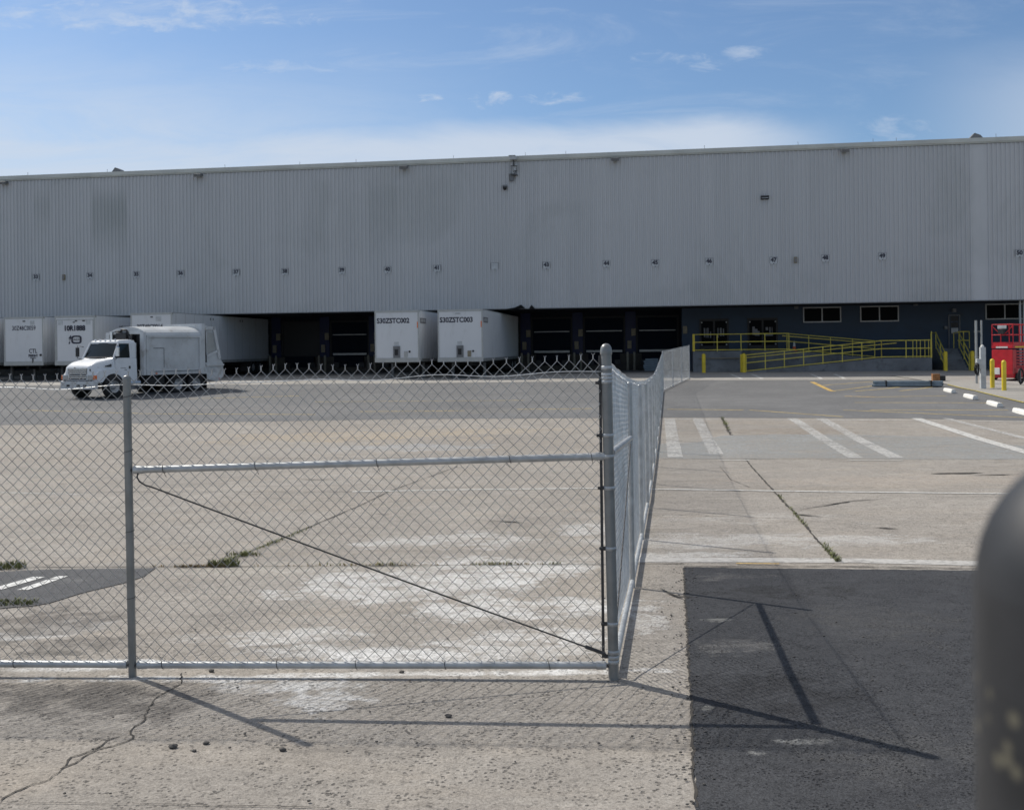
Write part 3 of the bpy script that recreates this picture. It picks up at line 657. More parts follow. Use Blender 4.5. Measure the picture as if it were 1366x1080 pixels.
mb = MB(); mb.box(SL, SL + .3, .3, 70, .2, Z1 - .4); mb.box(SR - .3, SR, .06, 70, .2, Z1 - .4); mb.box(SL + .3, SR - .3, 69.7, 70, .2, Z1 - .4); mb.build('end_wall', M['clad'], bld)
# steel columns behind the lip
# docks
dpx = [402, 466.7, 532, 600, 668, 736, 806, 877]
ds = [B(x, 460, DW)[0] for x in dpx]
dp = (ds[-1] - ds[0]) / 7
ds = [ds[0] + dp * i for i in range(-8, 8)]
DC = ds
def dockset(s, openit):
    w = DW; e = []
    f = MB(); hw = 1.36; zt = 4.02; zb = 1.56
    f.box(s - hw - .14, s - hw, w - .10, w - .004, zb, zt + .14); f.box(s + hw, s + hw + .14, w - .10, w - .004, zb, zt + .14); f.box(s - hw, s + hw, w - .10, w - .004, zt, zt + .14)
    fr = f.build('door_frame', M['frame'], bld)
    d = MB()
    if openit: d.box(s - hw + .003, s + hw - .003, w - .03, w - .002, zb, zt - .003)  # open bay: flat black sheet stands in for the dark inside, no door
    else:
        k = 5; h = (zt - zb) / k
        for i in range(k): d.box(s - hw + .003, s + hw - .003, w - .06, w - .002, zb + i * h + .012, zb + (i + 1) * h - .012)
        d.box(s - hw + .003, s + hw - .003, w - .03, w - .0015, zb, zt - .003)
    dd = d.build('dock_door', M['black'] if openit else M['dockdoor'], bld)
    if not openit:
        g1 = MB(); g1.box(s - hw + .1, s + hw - .1, w - .09, w - .061, 3.08, 3.14); g1.build('seam_glint', M['alu'], dd); g1 = MB(); g1.box(s - hw + .1, s + hw - .1, w - .12, w - .061, 1.62, 1.76); g1.build('seam_glint', M['alu'], dd)  # pale bars standing for light glinting on the door's panel seams
    l = MB(); l.box(s - 1.1, s + 1.1, w - .40, w - .125, 1.10, 1.54); l.box(s - .8, s + .8, w - .3, w - .13, .75, 1.09); l.build('dock_leveller', M['dockdoor'], bld)
    for q in (-1, 1): b_ = MB(); b_.box(s + q * .95 - .22, s + q * .95 + .22, w - .36, w - .124, .72, 1.08); b_.build('bumper', M['black'], bld)
for i, s in enumerate(DC):
    dockset(s, i == 8)
for i in range(len(DC) + 1):
    s = DC[0] - dp / 2 + dp * i
    if s > sc - .4: continue
    p = MB(); p.box(s - .36, s + .36, DW - .22, DW - .125, 1.5, Z0 - .02); p.build('blue_pilaster', M['dockblue'], bld)
    c = MB(); c.box(s + .06, s + .36, DW - .36, DW - .223, 2.75, 3.25); c.build('control_box', M['tan'], bld)
    c = MB(); c.box(s - .22, s + .06, DW - .36, DW - .223, 1.85, 2.4); c.build('control_box', M['tan'], bld)
# bollards between the docks, standing on the apron
first = None; k = 0
names = {}
for i in range(len(DC) + 1):
    s = DC[0] - dp / 2 + dp * i
    if s > sc - .3 or i < 5: continue
    for q in (-.20, .26):
        P = W(s + q, DW - .95); P.z = zg(P.y) + .008
        lab = '%s faded beige bollard before the %s' % ('left' if q < 0 else 'right', {5: 'dock bay hidden behind the leftmost trailers', 6: 'dock bay behind the long trailer side', 7: 'dock post right of the refuse truck', 8: 'blue pilaster left of the open dock', 9: 'blue pilaster between the two left empty docks',
               10: 'blue pilaster just left of trailer S30ZSTC002', 11: 'pilaster behind trailer S30ZSTC002', 12: 'pilaster between the two numbered trailers', 13: 'blue pilaster right of trailer S30ZSTC003', 14: 'second blue pilaster right of trailer S30ZSTC003', 15: 'blue pilaster behind the tall domed fence post'}.get(i, 'last blue pilaster by the office wall'))
        if first is None:
            first = thing('bollard', lab, 'bollard', P, -BA, 'bollards between the loading docks')
            b1 = MB(); b1.cyl((0, 0, 0), (0, 0, 1.22), .085, 14); b1.build('pipe', M['bollard'], first)
            b1 = MB(); b1.lathe([(.085, 1.22), (.075, 1.26), (.045, 1.29), (.0, 1.30)], 14); b1.build('cap', M['bollard'], first)
        else: dup(first, P, -BA, lab)
# torn flashing at the lip above dock 43
s0, z0 = B(694, 408, 0); t = MB()
t.add([(s0 - .9, -.10, Z0 - .03), (s0 - .3, -.28, Z0 + .05), (s0 + .1, -.34, Z0 + .22), (s0 + .35, -.16, Z0 - .02), (s0 - .2, -.05, Z0 - .06), (s0 + .2, -.22, Z0 + .12)], [(0, 1, 4), (1, 2, 5), (1, 5, 4), (2, 3, 5), (3, 4, 5)])
t.add([(s0 + .55, -.10, Z0 - .05), (s0 + .75, -.25, Z0 + .2), (s0 + .95, -.12, Z0 - .04), (s0 + .7, -.2, Z0 - .10)], [(0, 1, 2), (0, 2, 3)])
t.build('torn_flashing', M['black'], bld, fix=False)
# office windows, doors
def window(x0, y0, x1, y1):
    a, zt = B(x0, y0, OW); b, zb = B(x1, y1, OW); zt = (zt + B(x1, y0, OW)[1]) / 2; zb = (zb + B(x0, y1, OW)[1]) / 2
    f = MB(); t = .07
    f.box(a, b, OW - .08, OW - .003, zt - t, zt); f.box(a, b, OW - .10, OW - .003, zb, zb + t); f.box(a, a + t, OW - .08, OW - .003, zb + t, zt - t); f.box(b - t, b, OW - .08, OW - .003, zb + t, zt - t)
    mm = (a + b) / 2; f.box(mm - t / 2, mm + t / 2, OW - .08, OW - .003, zb + t, zt - t)
    w = f.build('window_frame', M['alu'], bld)
    g_ = MB(); g_.box(a + t, mm - t / 2, OW - .03, OW - .005, zb + t, zt - t); g_.build('pane', M['shadeglass'], w); g_ = MB(); g_.box(mm + t / 2, b - t, OW - .03, OW - .005, zb + t, zt - t); g_.build('pane', M['shadeglass'], w)
window(1071, 409.5, 1122, 430); window(1147, 408, 1199, 429); window(1314, 405, 1366, 426)
FL = 1.62      # level of platform and doors
def gdoor(x0, x1, yt, blinds):
    a = B(x0, 440, OW)[0]; b = B(x1, 440, OW)[0]; zt = B((x0 + x1) / 2, yt, OW)[1]
    f = MB(); f.box(a, b, OW - .06, OW - .003, FL, zt); w = f.build('glazed_double_door', M['black'], bld)
    g_ = MB(); mm = (a + b) / 2
    for u0, u1 in ((a + .12, mm - .06), (mm + .06, b - .12)): g_.box(u0, u1, OW - .075, OW - .061, FL + .35, zt - .15)
    g_.build('pane', M['shadeglass'], w)
    h = MB()
    for (q0, q1, zz0, zz1) in blinds: h.box(a + q0 * (b - a), a + q1 * (b - a), OW - .082, OW - .0755, zz0, zz1)
    h.build('reflection_decal', M['fixture'], w)
    for q in (.08, .92):
        for zq in (zt - .25, FL + .42): h = MB(); h.cyl((a + q * (b - a), OW - .11, zq), (a + q * (b - a), OW - .076, zq), .045, 10); h.build('hinge_mount', M['alu'], w)
gdoor(933, 972, 425, [(.15, .19, 2.55, 3.15), (.22, .24, 2.5, 3.15), (.27, .31, 2.5, 3.15), (.36, .40, 2.5, 2.9), (.58, .66, 2.5, 2.56), (.62, .65, 2.5, 3.15), (.70, .76, 2.6, 3.15), (.80, .84, 2.6, 3.1)])
gdoor(997, 1037.5, 424, [(.16, .24, 2.65, 3.2), (.24, .33, 2.6, 3.05), (.33, .4, 2.6, 2.9), (.58, .84, 2.58, 2.68), (.6, .68, 2.95, 3.15), (.72, .76, 2.7, 3.15), (.80, .82, 2.7, 3.15)])
a = B(1266, 440, OW)[0]; b = B(1279.5, 440, OW)[0]; zt = B(1272, 421, OW)[1]
f = MB(); f.box(a, b, OW - .06, OW - .003, FL, zt); dr = f.build('stair_door', M['slate'], bld)
f = MB(); f.box(a - .05, a, OW - .09, OW - .004, FL, zt + .05); f.box(b, b + .05, OW - .09, OW - .004, FL, zt + .05); f.box(a, b, OW - .09, OW - .004, zt + .001, zt + .05); f.build('door_frame', M['fixture'], dr)
f = MB()
for i in range(3): f.box(a + .08, b - .06, OW - .07, OW - .061, zt - .72 - i * .40 + .36, zt - .38 - i * .40 + .34)
f.build('glass_panel', M['black'], dr)
f = MB(); f.box(a + .12, b - .08, OW - .075, OW - .061, FL + .95, FL + 1.3); f.build('notice', M['signpl'], dr)
for (px, py, r) in ((1062, 410, .12), (1221, 405.5, .12), (1261, 437, .10), (1272, 414, .12)):
    s, z = B(px, py, OW); f = MB(); f.box(s - r, s + r, OW - .18, OW - .003, z - r * .9, z + r * .9); f.box(s - r * .6, s + r * .6, OW - .24, OW - .18, z - r * .7, z + r * .2)
    tag(f.build('wall_lamp', M['fixture'], None, BO), {1062: 'small wall lamp left of the office windows', 1221: 'small wall lamp right of the second office window', 1261: 'small grey box beside the stair door', 1272: 'small dark lamp above the stair door'}[px], 'lamp').rotation_euler = (0, 0, -BA)
# dock seal box on the corner column near the office
s, z = B(910.5, 440, OW)
f = MB(); f.box(s + .03, s + .30, OW - .16, OW - .003, z - .25, z + .25); tag(f.build('control_panel', M['tan'], None, BO), 'beige control panel on the slate wall corner beside the last dock', 'control box').rotation_euler = (0, 0, -BA)
# downpipes at the right edge
for px, r in ((1361, .07), (1366, .06)):
    s, z = B(px, 440, .6); P = W(s, .6); f = MB(); f.cyl((0, 0, zg(P.y) + .03), (0, 0, Z0 - .05), r, 12)
    for zq in (1.4, 3.0): f.cyl((0, 0, zq), (0, 0, zq + .06), r * 1.2, 12)
    tag(f.build('steel_post', M['alu'], None, (P.x, P.y, 0)), 'left grey steel post before the right-hand window' if px == 1361 else 'right grey steel post at the right picture edge', 'post', 'steel posts under the warehouse lip')

# ---- fixtures on the corrugated front
signs = [(33, 48, 370), (34, 120, 368), (35, 182, 366.5), (36, 241, 365), (37, 315, 363.5), (38, 380, 362.5), (39, 456, 361), (40, 517, 360), (41, 583, 358), (42, 660, 355), (43, 729, 354), (44, 809, 352), (45, 874, 351), (46, 946, 349), (47, 1032, 347.5), (48, 1101, 344.5), (49, 1177, 342), (50, 1360, 338)]
SL_ = {33: 'leftmost dock sign, reads 33, above the trailer marked 30Z48C0059', 34: 'dock sign reading 34 just right of the left tan wall box', 35: 'dock sign reading 35 above the front of the refuse truck body',
  36: 'dock sign reading 36 above the rear of the refuse truck body', 37: 'dock sign reading 37 above the long side of the trailer behind the truck', 38: 'dock sign reading 38 above the open black dock',
  39: 'dock sign reading 39 above the closed dock left of the numbered trailers', 40: 'dock sign reading 40 directly above trailer S30ZSTC002', 41: 'dock sign reading 41 above the gap between the two numbered trailers',
  42: 'faded pale dock sign, hardly legible 42, left of the torn flashing', 43: 'dock sign reading 43 above the empty dock right of the numbered trailers', 44: 'dock sign reading 44 above the tall domed fence post',
  45: 'dock sign reading 45 above the last dock before the ramp', 46: 'dock sign reading 46 above the left glazed door', 47: 'dock sign reading 47 just left of the right tan wall box', 48: 'dock sign reading 48 above the left office window',
  49: 'dock sign reading 49 above the second office window', 50: 'dock sign reading 50 at the right picture edge above the red lift'}
for num, px, py in signs:
    s, z = B(px, py, -.06)
    t = thing('number_sign', SL_[num], 'sign', W(s, -.05, z), -BA, 'dock number signs in a row on the cladding')
    f = MB(); f.box(-.22, .22, -.03, 0, -.16, .20); f.prism([(-.22, -.16), (.22, -.16), (.10, -.24), (-.10, -.24)], -.03, 0, 'Y'); f.build('plate', M['signpl'], t)
    f = MB(); f.box(-.245, .245, -.026, 0, .2, .225); f.box(-.245, -.22, -.026, 0, -.16, .2); f.box(.22, .245, -.026, 0, -.16, .2); f.build('border', M['txtgrey'], t)
    f = MB(); f.prism([(-.06, -.18), (.06, -.18), (0, -.23)], -.036, -.031, 'Y'); f.build('arrow', M['txtgrey'] if num == 42 else M['txtdark'], t)
    text(str(num), .34, M['signpl'] if num == 42 else M['txtdark'], 'digits', t, face_front(0, -.034, .03), .018, .98)
for px, py, lab in ((86, 370, 'narrow tan box on the cladding above the trailer marked 10R1888'), (1061, 347, 'narrow tan box on the cladding right of the glazed doors, above the ramp')):
    s, z = B(px, py, -.05); t = thing('wall_box', lab, 'box', W(s, -.05, z), -BA)
    f = MB(); f.bbox(-.09, .09, -.14, 0, -.19, .19, .015); f.build('housing', M['tan'], t); f = MB(); f.box(-.05, .05, -.15, -.141, -.12, .12); f.build('door', M['txtgrey'], t)
for px, lab in ((8, 'floodlight under the parapet at the left picture edge'), (267, 'floodlight under the parapet above the refuse truck tailgate'), (540, 'floodlight under the parapet above trailer S30ZSTC002'), (821, 'floodlight under the parapet above the tall domed fence post'), (1126, 'floodlight under the parapet above the office windows')):
    s, _ = B(px, 220, 0); t = thing('floodlight', lab, 'floodlight', W(s, 0, Z1 - .12), -BA, 'floodlights along the top of the facade')
    f = MB(); f.prism([(-.55, .02), (-.16, .12), (-.10, -.03), (-.50, -.16)], -.24, .24, 'X'); f.build('lamp_head', M['fixture'], t)
    f = MB(); f.cyl((0, -.16, .02), (0, -.045, .02), .03, 8); f.box(-.10, .10, -.075, -.045, -.16, .12); f.build('bracket', M['alu'], t)
s, z = B(1020, 264, 0); t = thing('wall_light', 'dark rectangular wall light alone high on the right of the facade', 'light', W(s, 0, z), -BA)
f = MB(); f.prism([(-.30, .10), (-.045, .12), (-.045, -.12), (-.30, -.02)], -.24, .24, 'X'); f.build('housing', M['black'], t); f = MB(); f.box(-.2, .2, -.31, -.2, -.06, -.03); f.build('lens', M['lens'], t)
# cameras and boxes by the seam
s, z = B(686, 212, 0); t = thing('security_camera', 'security camera on a bracket sticking up over the parapet', 'camera', W(s, 0, z), -BA)
f = MB(); f.bbox(-.24, .20, -.55, -.1, -.13, .10, .03); f.box(-.28, .14, -.6, -.12, .101, .13); f.build('camera_housing', M['signpl'], t)
f = MB(); f.cyl((0, -.3, -.13), (0, -.3, -.5), .04, 8); f.cyl((-.16, -.3, -.5), (-.16, -.3, -1.05), .02, 6); f.cyl((.18, -.3, -.5), (.18, -.3, -1.05), .02, 6); f.box(-.2, .22, -.33, -.27, -.52, -.48); f.box(-.2, .22, -.33, -.045, -1.09, -1.04); f.build('bracket', M['darkmetal'], t)
s, z = B(688, 224, 0); t = thing('junction_box', 'pale junction box under the parapet camera', 'box', W(s, 0, z), -BA); f = MB(); f.bbox(-.13, .13, -.22, -.045, -.2, .22, .02); f.build('box_body', M['signpl'], t); f = MB(); f.tube([(0, -.1, -.2), (-.1, -.1, -.5), (-.25, -.1, -.75)], .018, 6); f.build('conduit', M['fixture'], t)
s, z = B(683, 237, 0); t = thing('junction_box', 'lower junction box with conduit between the camera box and the dome camera', 'box', W(s, 0, z), -BA); f = MB(); f.bbox(-.12, .12, -.2, -.045, -.25, .2, .02); f.build('box_body', M['fixture'], t); f = MB(); f.box(-.2, .16, -.24, -.05, .21, .27); f.build('hood', M['signpl'], t)
s, z = B(674, 251, 0); t = thing('dome_camera', 'small dome camera lowest of the cluster by the seam', 'camera', W(s, 0, z), -BA); f = MB(); f.box(-.13, .13, -.3, -.045, .05, .16); f.build('mount', M['fixture'], t); f = MB(); f.lathe([(.12, .05), (.13, -.03), (.09, -.13), (0, -.17)], 14, (0, -.19, 0)); f.build('dome', M['black'], t)
for px, lab in ((155, 'small wedge shaped roof vent above dock sign 35'), (1303, 'larger roof vent at the pale strip near the right')):
    s, _ = B(px, 220, .4); t = MB(); k = .45 if px == 155 else .5; t.prism([(-k, 0), (k, 0), (k * .45, .32), (-k * .2, .44)], 0, .6, 'Y'); tag(t.build('roof_vent', M['fixture'], None, W(s, .4, Z1 + .3)), lab, 'vent').rotation_euler = (0, 0, -BA)
RL = ['leftmost, above the first dock sign', 'close left of the wedge shaped roof vent', 'above the long trailer side', 'above the open black dock', 'left of the floodlight over trailer S30ZSTC002', 'left of the parapet camera, above trailer S30ZSTC003',
      'close right of the parapet camera', 'above the empty dock by the torn flashing', 'above the left glazed door', 'above the access ramp', 'right of the floodlight over the office windows', 'above the second office window', 'rightmost, beside the larger roof vent']
for i, px in enumerate((37, 143, 300, 400, 475, 605, 701, 755, 940, 1065, 1165, 1196, 1329)):
    s, _ = B(px, 220, .2); t = MB(); t.cyl((0, 0, 0), (0, 0, .26), .012, 6); t.cyl((0, 0, 0), (0, 0, .05), .04, 8)
    tag(t.build('lightning_rod', M['fixture'], None, W(s, .2, Z1 + .34)), 'thin lightning rod on the parapet, ' + RL[i], 'lightning rod', 'lightning rods along the parapet').rotation_euler = (0, 0, -BA)

# ------------------------------------------------------------------ ramp, platform, rails, stairs
def wallrail(name, parent, segs, mat, r=.028):
    f = MB()
    for p, q in segs: f.cyl(p, q, r, 8)
    return f.build(name, mat, parent)
PF = OW - 4.1      # front plane of the ramp
gz = .27
xs = lambda px, w: B(px, 460, w)[0]
pl = thing('access_ramp', 'concrete access ramp and platform with yellow rails before the glazed doors', 'ramp', BO, -BA)
L0 = xs(925, PF); R0 = xs(992, PF); UP = xs(1050, PF + 2); LD = xs(1176, PF); LE = xs(1243, PF); LZ = 1.08
c = MB(); c.box(L0, UP, PF + 2.0, OW - .004, .2, FL); c.box(L0, R0 - .06, PF + 1.0, PF + 1.997, .2, FL - .003)
c.build('platform', M['rampconc'], pl)
c = MB(); c.prism([(R0, .2), (LD, .2), (LD, LZ), (R0, gz + .03)], PF, PF + 1.9, 'Y'); c.prism([(UP, .2), (LD, .2), (LD, LZ - .003), (UP, FL - .003)], PF + 2.0, OW - .006, 'Y'); c.build('ramp_slab', M['rampconc'], pl)
c = MB(); c.box(LD + .001, LE, PF, OW - .006, .2, LZ); c.build('landing', M['rampconc'], pl)
def lin(a, za, b, zb, w, n, name):
    """rail panel from (a,za) to (b,zb): top, middle and bottom rails with posts"""
    segs = []
    for h in (1.07, .58, .08): segs.append(((a, w, za + h), (b, w, zb + h)))
    for i in range(n + 1):
        t = i / n; s = a + (b - a) * t; z = za + (zb - za) * t; segs.append(((s, w, z), (s, w, z + 1.07)))
    return wallrail(name, pl, segs, M['yrail'])
lin(L0 + .05, FL, UP, FL, PF + 1.05, 4, 'guard_rail')
lin(UP, FL, LD, LZ, PF + 2.05, 4, 'guard_rail')
lin(R0 + .15, gz + .02, LD, LZ, PF + .05, 7, 'guard_rail')
lin(LD, LZ, LE - .05, LZ, PF + .05, 2, 'guard_rail')
lin(LE - .05, LZ, LE - .05 + .001, LZ, PF + .05, 1, 'guard_rail')
segs = [((xs(px, PF), PF + .05, LZ), (xs(px, PF), PF + .05, LZ + 1.07)) for px in (1218, 1223, 1228, 1234, 1239)]
wallrail('baluster', pl, segs, M['yrail'], .018)
wallrail('handrail', pl, [((UP - .4, PF + 1.05, FL + .92), (LD, PF + 1.9, LZ + .92)), ((R0 + .1, PF + .12, gz + .92), (LD + .9, PF + .12, LZ + .92)), ((LE, PF + .05, LZ), (LE, PF + .05, LZ + 1.6))], M['yrail'], .025)
c = MB(); c.box(L0 - .02, L0 + .12, PF + 1.0, PF + 1.12, FL, FL + 1.1); c.build('corner_plate', M['yellow'], pl)
c = MB(); s0 = R0 - .02; c.box(s0 - .18, s0 - .02, PF + .2, PF + .32, gz, gz + 1.15); c.build('end_post', M['yellow'], pl)
c = MB(); c.cyl((L0 + .35, PF + .9, FL - .45), (R0 - .2, PF + .9, FL - .45), .03, 8); c.build('lower_rail', M['tan'], pl)
# stair
st = thing('entry_stair', 'grey concrete stair with yellow sloping handrails up to the right-hand door', 'stair', BO, -BA)
A0 = xs(1264, PF + .5); A1 = xs(1292.5, PF + .5); nst = 8; rise = (FL - gz) / nst; c = MB(); dep = .30; wt = OW - 1.25
for i in range(nst): c.box(A0, A1, wt - (nst - 1 - i) * dep, wt - (nst - 2 - i) * dep - .001 if i < nst - 1 else OW - .004, .2, gz + rise * (i + 1))
c.build('steps', M['rampconc'], st)
c = MB(); wf = wt - (nst - 1) * dep
for s in (A0 - .08, A1 + .08):
    for h in (1.0, .55, .12): c.cyl((s, wf, gz + h + .1), (s, wt, FL + h), .028, 8)
    for t in (0, .5, 1): c.cyl((s, wf + (wt - wf) * t, gz + (FL - gz) * t), (s, wf + (wt - wf) * t, gz + (FL - gz) * t + 1.05), .028, 8)
    c.cyl((s, wt, FL + 1.0), (s, OW - .05, FL + 1.0), .028, 8); c.cyl((s, OW - .05, FL), (s, OW - .05, FL + 1.0), .028, 8)
c.build('handrail', M['yrail'], st)
c = MB(); s = A1 + .08
for q in (.35, .7): c.cyl((s + q, wt + .3, FL), (s + q, wt + .3, FL + 1.05), .025, 8)
c.cyl((s, wt + .3, FL + 1.05), (s + .7, wt + .3, FL + 1.05), .028, 8); c.cyl((s, wt + .3, FL + .5), (s + .7, wt + .3, FL + .5), .028, 8); c.build('guard_rail', M['yrail'], st)
c = MB(); c.box(A1 + .002, A1 + .95, wt + .15, OW - .005, .2, FL - .003); c.build('side_landing', M['slate'], st)
# yellow bollards
ybol = None
def ybollard(p, lab, h=1.12, r=.085, grp='yellow safety bollards'):
    global ybol
    if ybol is None:
        ybol = thing('bollard', lab, 'bollard', p, 0, grp)
        b1 = MB(); b1.cyl((0, 0, 0), (0, 0, 1.1), .12, 16); b1.build('pipe', M['yellow'], ybol)
        b1 = MB(); b1.lathe([(.12, 1.1), (.105, 1.14), (.06, 1.175), (0, 1.185)], 16); b1.build('cap', M['yellow'], ybol)
        return ybol
    return dup(ybol, p, 0, lab)
for px, w_, lab in ((938.5, PF - .5, 'yellow bollard at the left end of the ramp platform'), (992, PF - .45, 'yellow bollard at the foot of the access ramp'), (1261, PF - .1, 'yellow bollard left of the grey stair'), (1297, PF - .1, 'yellow bollard right of the grey stair')):
    s = xs(px, w_); P = W(s, w_); P.z = zg(P.y) + .008; ybollard(P, lab)
for px, py, lab in ((1324, 518, 'yellow bollard just right of the charging pedestal'), (1339.5, 521.5, 'yellow bollard in front of the red scissor lift, nearer than its neighbour')):
    P = G(px, py); P.z += .03; o = ybollard(P, lab)
    o.scale = (.78, .78, 1.08)
# cone on the platform
s = xs(1059.5, PF + 2.6); P = W(s, PF + 2.6, 1.55); t = thing('traffic_cone', 'orange traffic cone with white collar on the ramp behind the yellow rails', 'cone', P)
c = MB(); c.box(-.16, .16, -.16, .16, 0, .03); c.build('base', M['orange'], t); c = MB(); c.lathe([(.13, .03), (.085, .32)], 16); c.build('lower_cone', M['orange'], t)
c = MB(); c.lathe([(.085, .32), (.05, .54), (.03, .66), (0, .66)], 16); c.build('collar', M['whiteplain'], t)
# pedestal with conduits, cable
P = G(1311, 519); P.z += .03
t = thing('charging_pedestal', 'pale grey charging pedestal with hanging black cable left of the yellow bollards', 'pedestal', P, -BA)
c = MB(); c.bbox(-.10, .12, -.10, .12, 0, 1.80, .015); c.build('column', M['signpl'], t)
c = MB(); c.bbox(-.26, -.101, -.13, .10, .85, 1.30, .02); c.build('meter_box', M['signpl'], t)
c = MB(); c.lathe([(.075, 1.80), (.075, 1.86), (.03, 1.91), (0, 1.91)], 12); c.build('top_cap', M['whiteplain'], t)
c = MB(); c.tube([(-.22, -.15, 1.1), (-.30, -.17, 1.0), (-.36, -.17, .7), (-.28, -.17, .55), (-.20, -.16, .75), (-.20, -.16, 1.05), (-.30, -.18, 1.12), (-.38, -.18, .95), (-.38, -.18, .75)], .028, 6); c.tube([(-.24, -.2, 1.1), (-.32, -.2, .85), (-.3, -.2, .62), (-.24, -.2, .66), (-.22, -.2, .9)], .03, 6); c.build('cable', M['black'], t)
P2 = G(1307, 512); t = thing('conduit_riser', 'pair of tall galvanised conduits rising behind the charging pedestal', 'conduit', (P2.x, P2.y, P2.z + .03), -BA)
c = MB(); c.cyl((-.14, 0, 0), (-.14, 0, 2.95), .055, 10); c.cyl((.10, 0, 0), (.10, 0, 2.95), .04, 10); c.build('conduit', M['alu'], t); c = MB(); c.box(-.2, .15, .06, .10, 1.2, 1.26); c.box(-.2, .15, .06, .10, 2.4, 2.46); c.build('strut', M['fixture'], t)
# scissor lift
P = G(1334, 508.5); P.z += .03
P = G(1338, 508.5); P.z += .03
lift = thing('scissor_lift', 'red scissor lift parked at the right picture edge behind the yellow bollards', 'scissor lift', P, -BA - .80)
Lw, Ll = .52, 2.6
c = MB(); c.bbox(-Lw, Lw, 0, Ll, .14, .62, .03); c.bbox(-Lw, Lw, -.05, .30, .30, 1.50, .02); c.build('chassis', M['red'], lift)
for sx in (-1, 1):
    for yy in (.32, Ll - .35):
        c = MB(); c.lathe([(.0, -.06), (.16, -.06), (.19, -.03), (.19, .03), (.16, .06), (0, .06)], 18, (sx * (Lw + .04), yy, .19), 'X'); w_ = c.build('wheel', M['rubber'], lift)
        c = MB(); c.lathe([(0, .065), (.09, .065), (.09, .05)], 14, (sx * (Lw + .04), yy, .19), 'X'); c.build('rim', M['whiteplain'], w_)
for i in range(6):
    z = .66 + i * .145
    c = MB()
    for sx in (-1, 1):
        x_ = sx * (Lw - .05)
        c.box(x_ - .035, x_ + .035, .34, Ll - .05, z, z + .06); c.cyl((x_ - .045, Ll / 2, z + .03), (x_ + .045, Ll / 2, z + .03), .045, 8)
    for yy in (.4, Ll - .15): c.cyl((-Lw + .085, yy, z + .03), (Lw - .085, yy, z + .03), .025, 8)
    c.build('scissor_arm', M['red'], lift)
c = MB(); c.bbox(-Lw - .01, Lw + .01, -.05, Ll, 1.56, 1.72, .015); c.build('platform', M['red'], lift)
c = MB()
for x_ in (-Lw, Lw):
    for z in (2.22, 2.72): c.cyl((x_, 0, z), (x_, Ll - .03, z), .022, 8)
    for yy in (0, .8, 1.6, Ll - .03): c.cyl((x_, yy, 1.7), (x_, yy, 2.72), .022, 8)
    c.box(x_ - .01, x_ + .01, 0, Ll - .03, 1.7, 1.86)
for yy in (0, Ll - .03):
    for z in (2.22, 2.72): c.cyl((-Lw, yy, z), (Lw, yy, z), .022, 8)
    c.box(-Lw, Lw, yy - .01, yy + .01, 1.7, 1.86)
c.cyl((-Lw, 0, 2.65), (-.1, 0, 2.25), .018, 6); c.cyl((Lw, 0, 2.65), (.1, 0, 2.25), .018, 6)
c.build('guard_rail', M['red'], lift)
c = MB(); c.bbox(-.16, .14, -.14, -.03, 2.25, 2.5, .02); c.build('control_box', M['black'], lift)
c = MB(); c.box(-.22, .22, -.05, -.035, 2.52, 2.68); c.build('manual_pouch', M['signpl'], lift)
c = MB(); c.box(-.30, .28, -.064, -.053, 1.585, 1.655); c.build('white_marking', M['whiteplain'], lift)
c = MB(); c.box(Lw + .012, Lw + .02, .15, 2.3, 1.60, 1.66)
c.build('hazard_stripe', M['yellow'], lift)
c = MB(); c.bbox(-.36, -.1, -.12, -.055, .30, .62, .02); c.build('tail_box', M['whiteplain'], lift)
P = G(1362, 514); P.z += .03; t = thing('hose_reel', 'black coiled cable at the right picture edge below the red lift', 'cable', P)
c = MB(); c.tube([(.24 * math.cos(a) * .5, 0, .40 + .34 * math.sin(a)) for a in [i * PI / 8 for i in range(17)]], .035, 6); c.tube([(.05 + .2 * math.cos(a) * .5, .08, .42 + .28 * math.sin(a)) for a in [i * PI / 8 for i in range(17)]], .03, 6); c.build('cable_coil', M['black'], t); c = MB(); c.cyl((0, .04, 0), (0, .04, .75), .035, 8); c.build('stand', M['fixture'], t)
# wheel stops
ws = None
wl = ['farthest and smallest white wheel stop, beside the pipe bundle', 'second white wheel stop from the pipe bundle', 'third white wheel stop from the pipe bundle', 'nearest white wheel stop, cut by the right picture edge']
for (a, b), lab in zip((((1258, 520), (1276, 526)), ((1285, 528), (1305, 534.5)), ((1315, 537), (1339, 545.5)), ((1350, 547.5), (1378, 557))), wl):
    p, q = G(*a), G(*b); d = q - p; mid_ = (p + q) / 2; rz = math.atan2(d.y, d.x)
    o = thing('wheel_stop', lab, 'wheel stop', mid_ + Vector((0, 0, .006)), rz, 'white wheel stops along the right-hand pavement')
    c = MB(); Lh = 0.92; c.prism([(-.10, 0), (.10, 0), (.085, .09), (.055, .14), (-.055, .14), (-.085, .09)], -Lh, Lh, 'X'); c.build('block', M['whiteplain'], o)
    c = MB(); c.cyl((-.6, 0, .139), (-.6, 0, .146), .02, 8); c.cyl((.6, 0, .139), (.6, 0, .146), .02, 8); c.build('pin', M['darkmetal'], o)
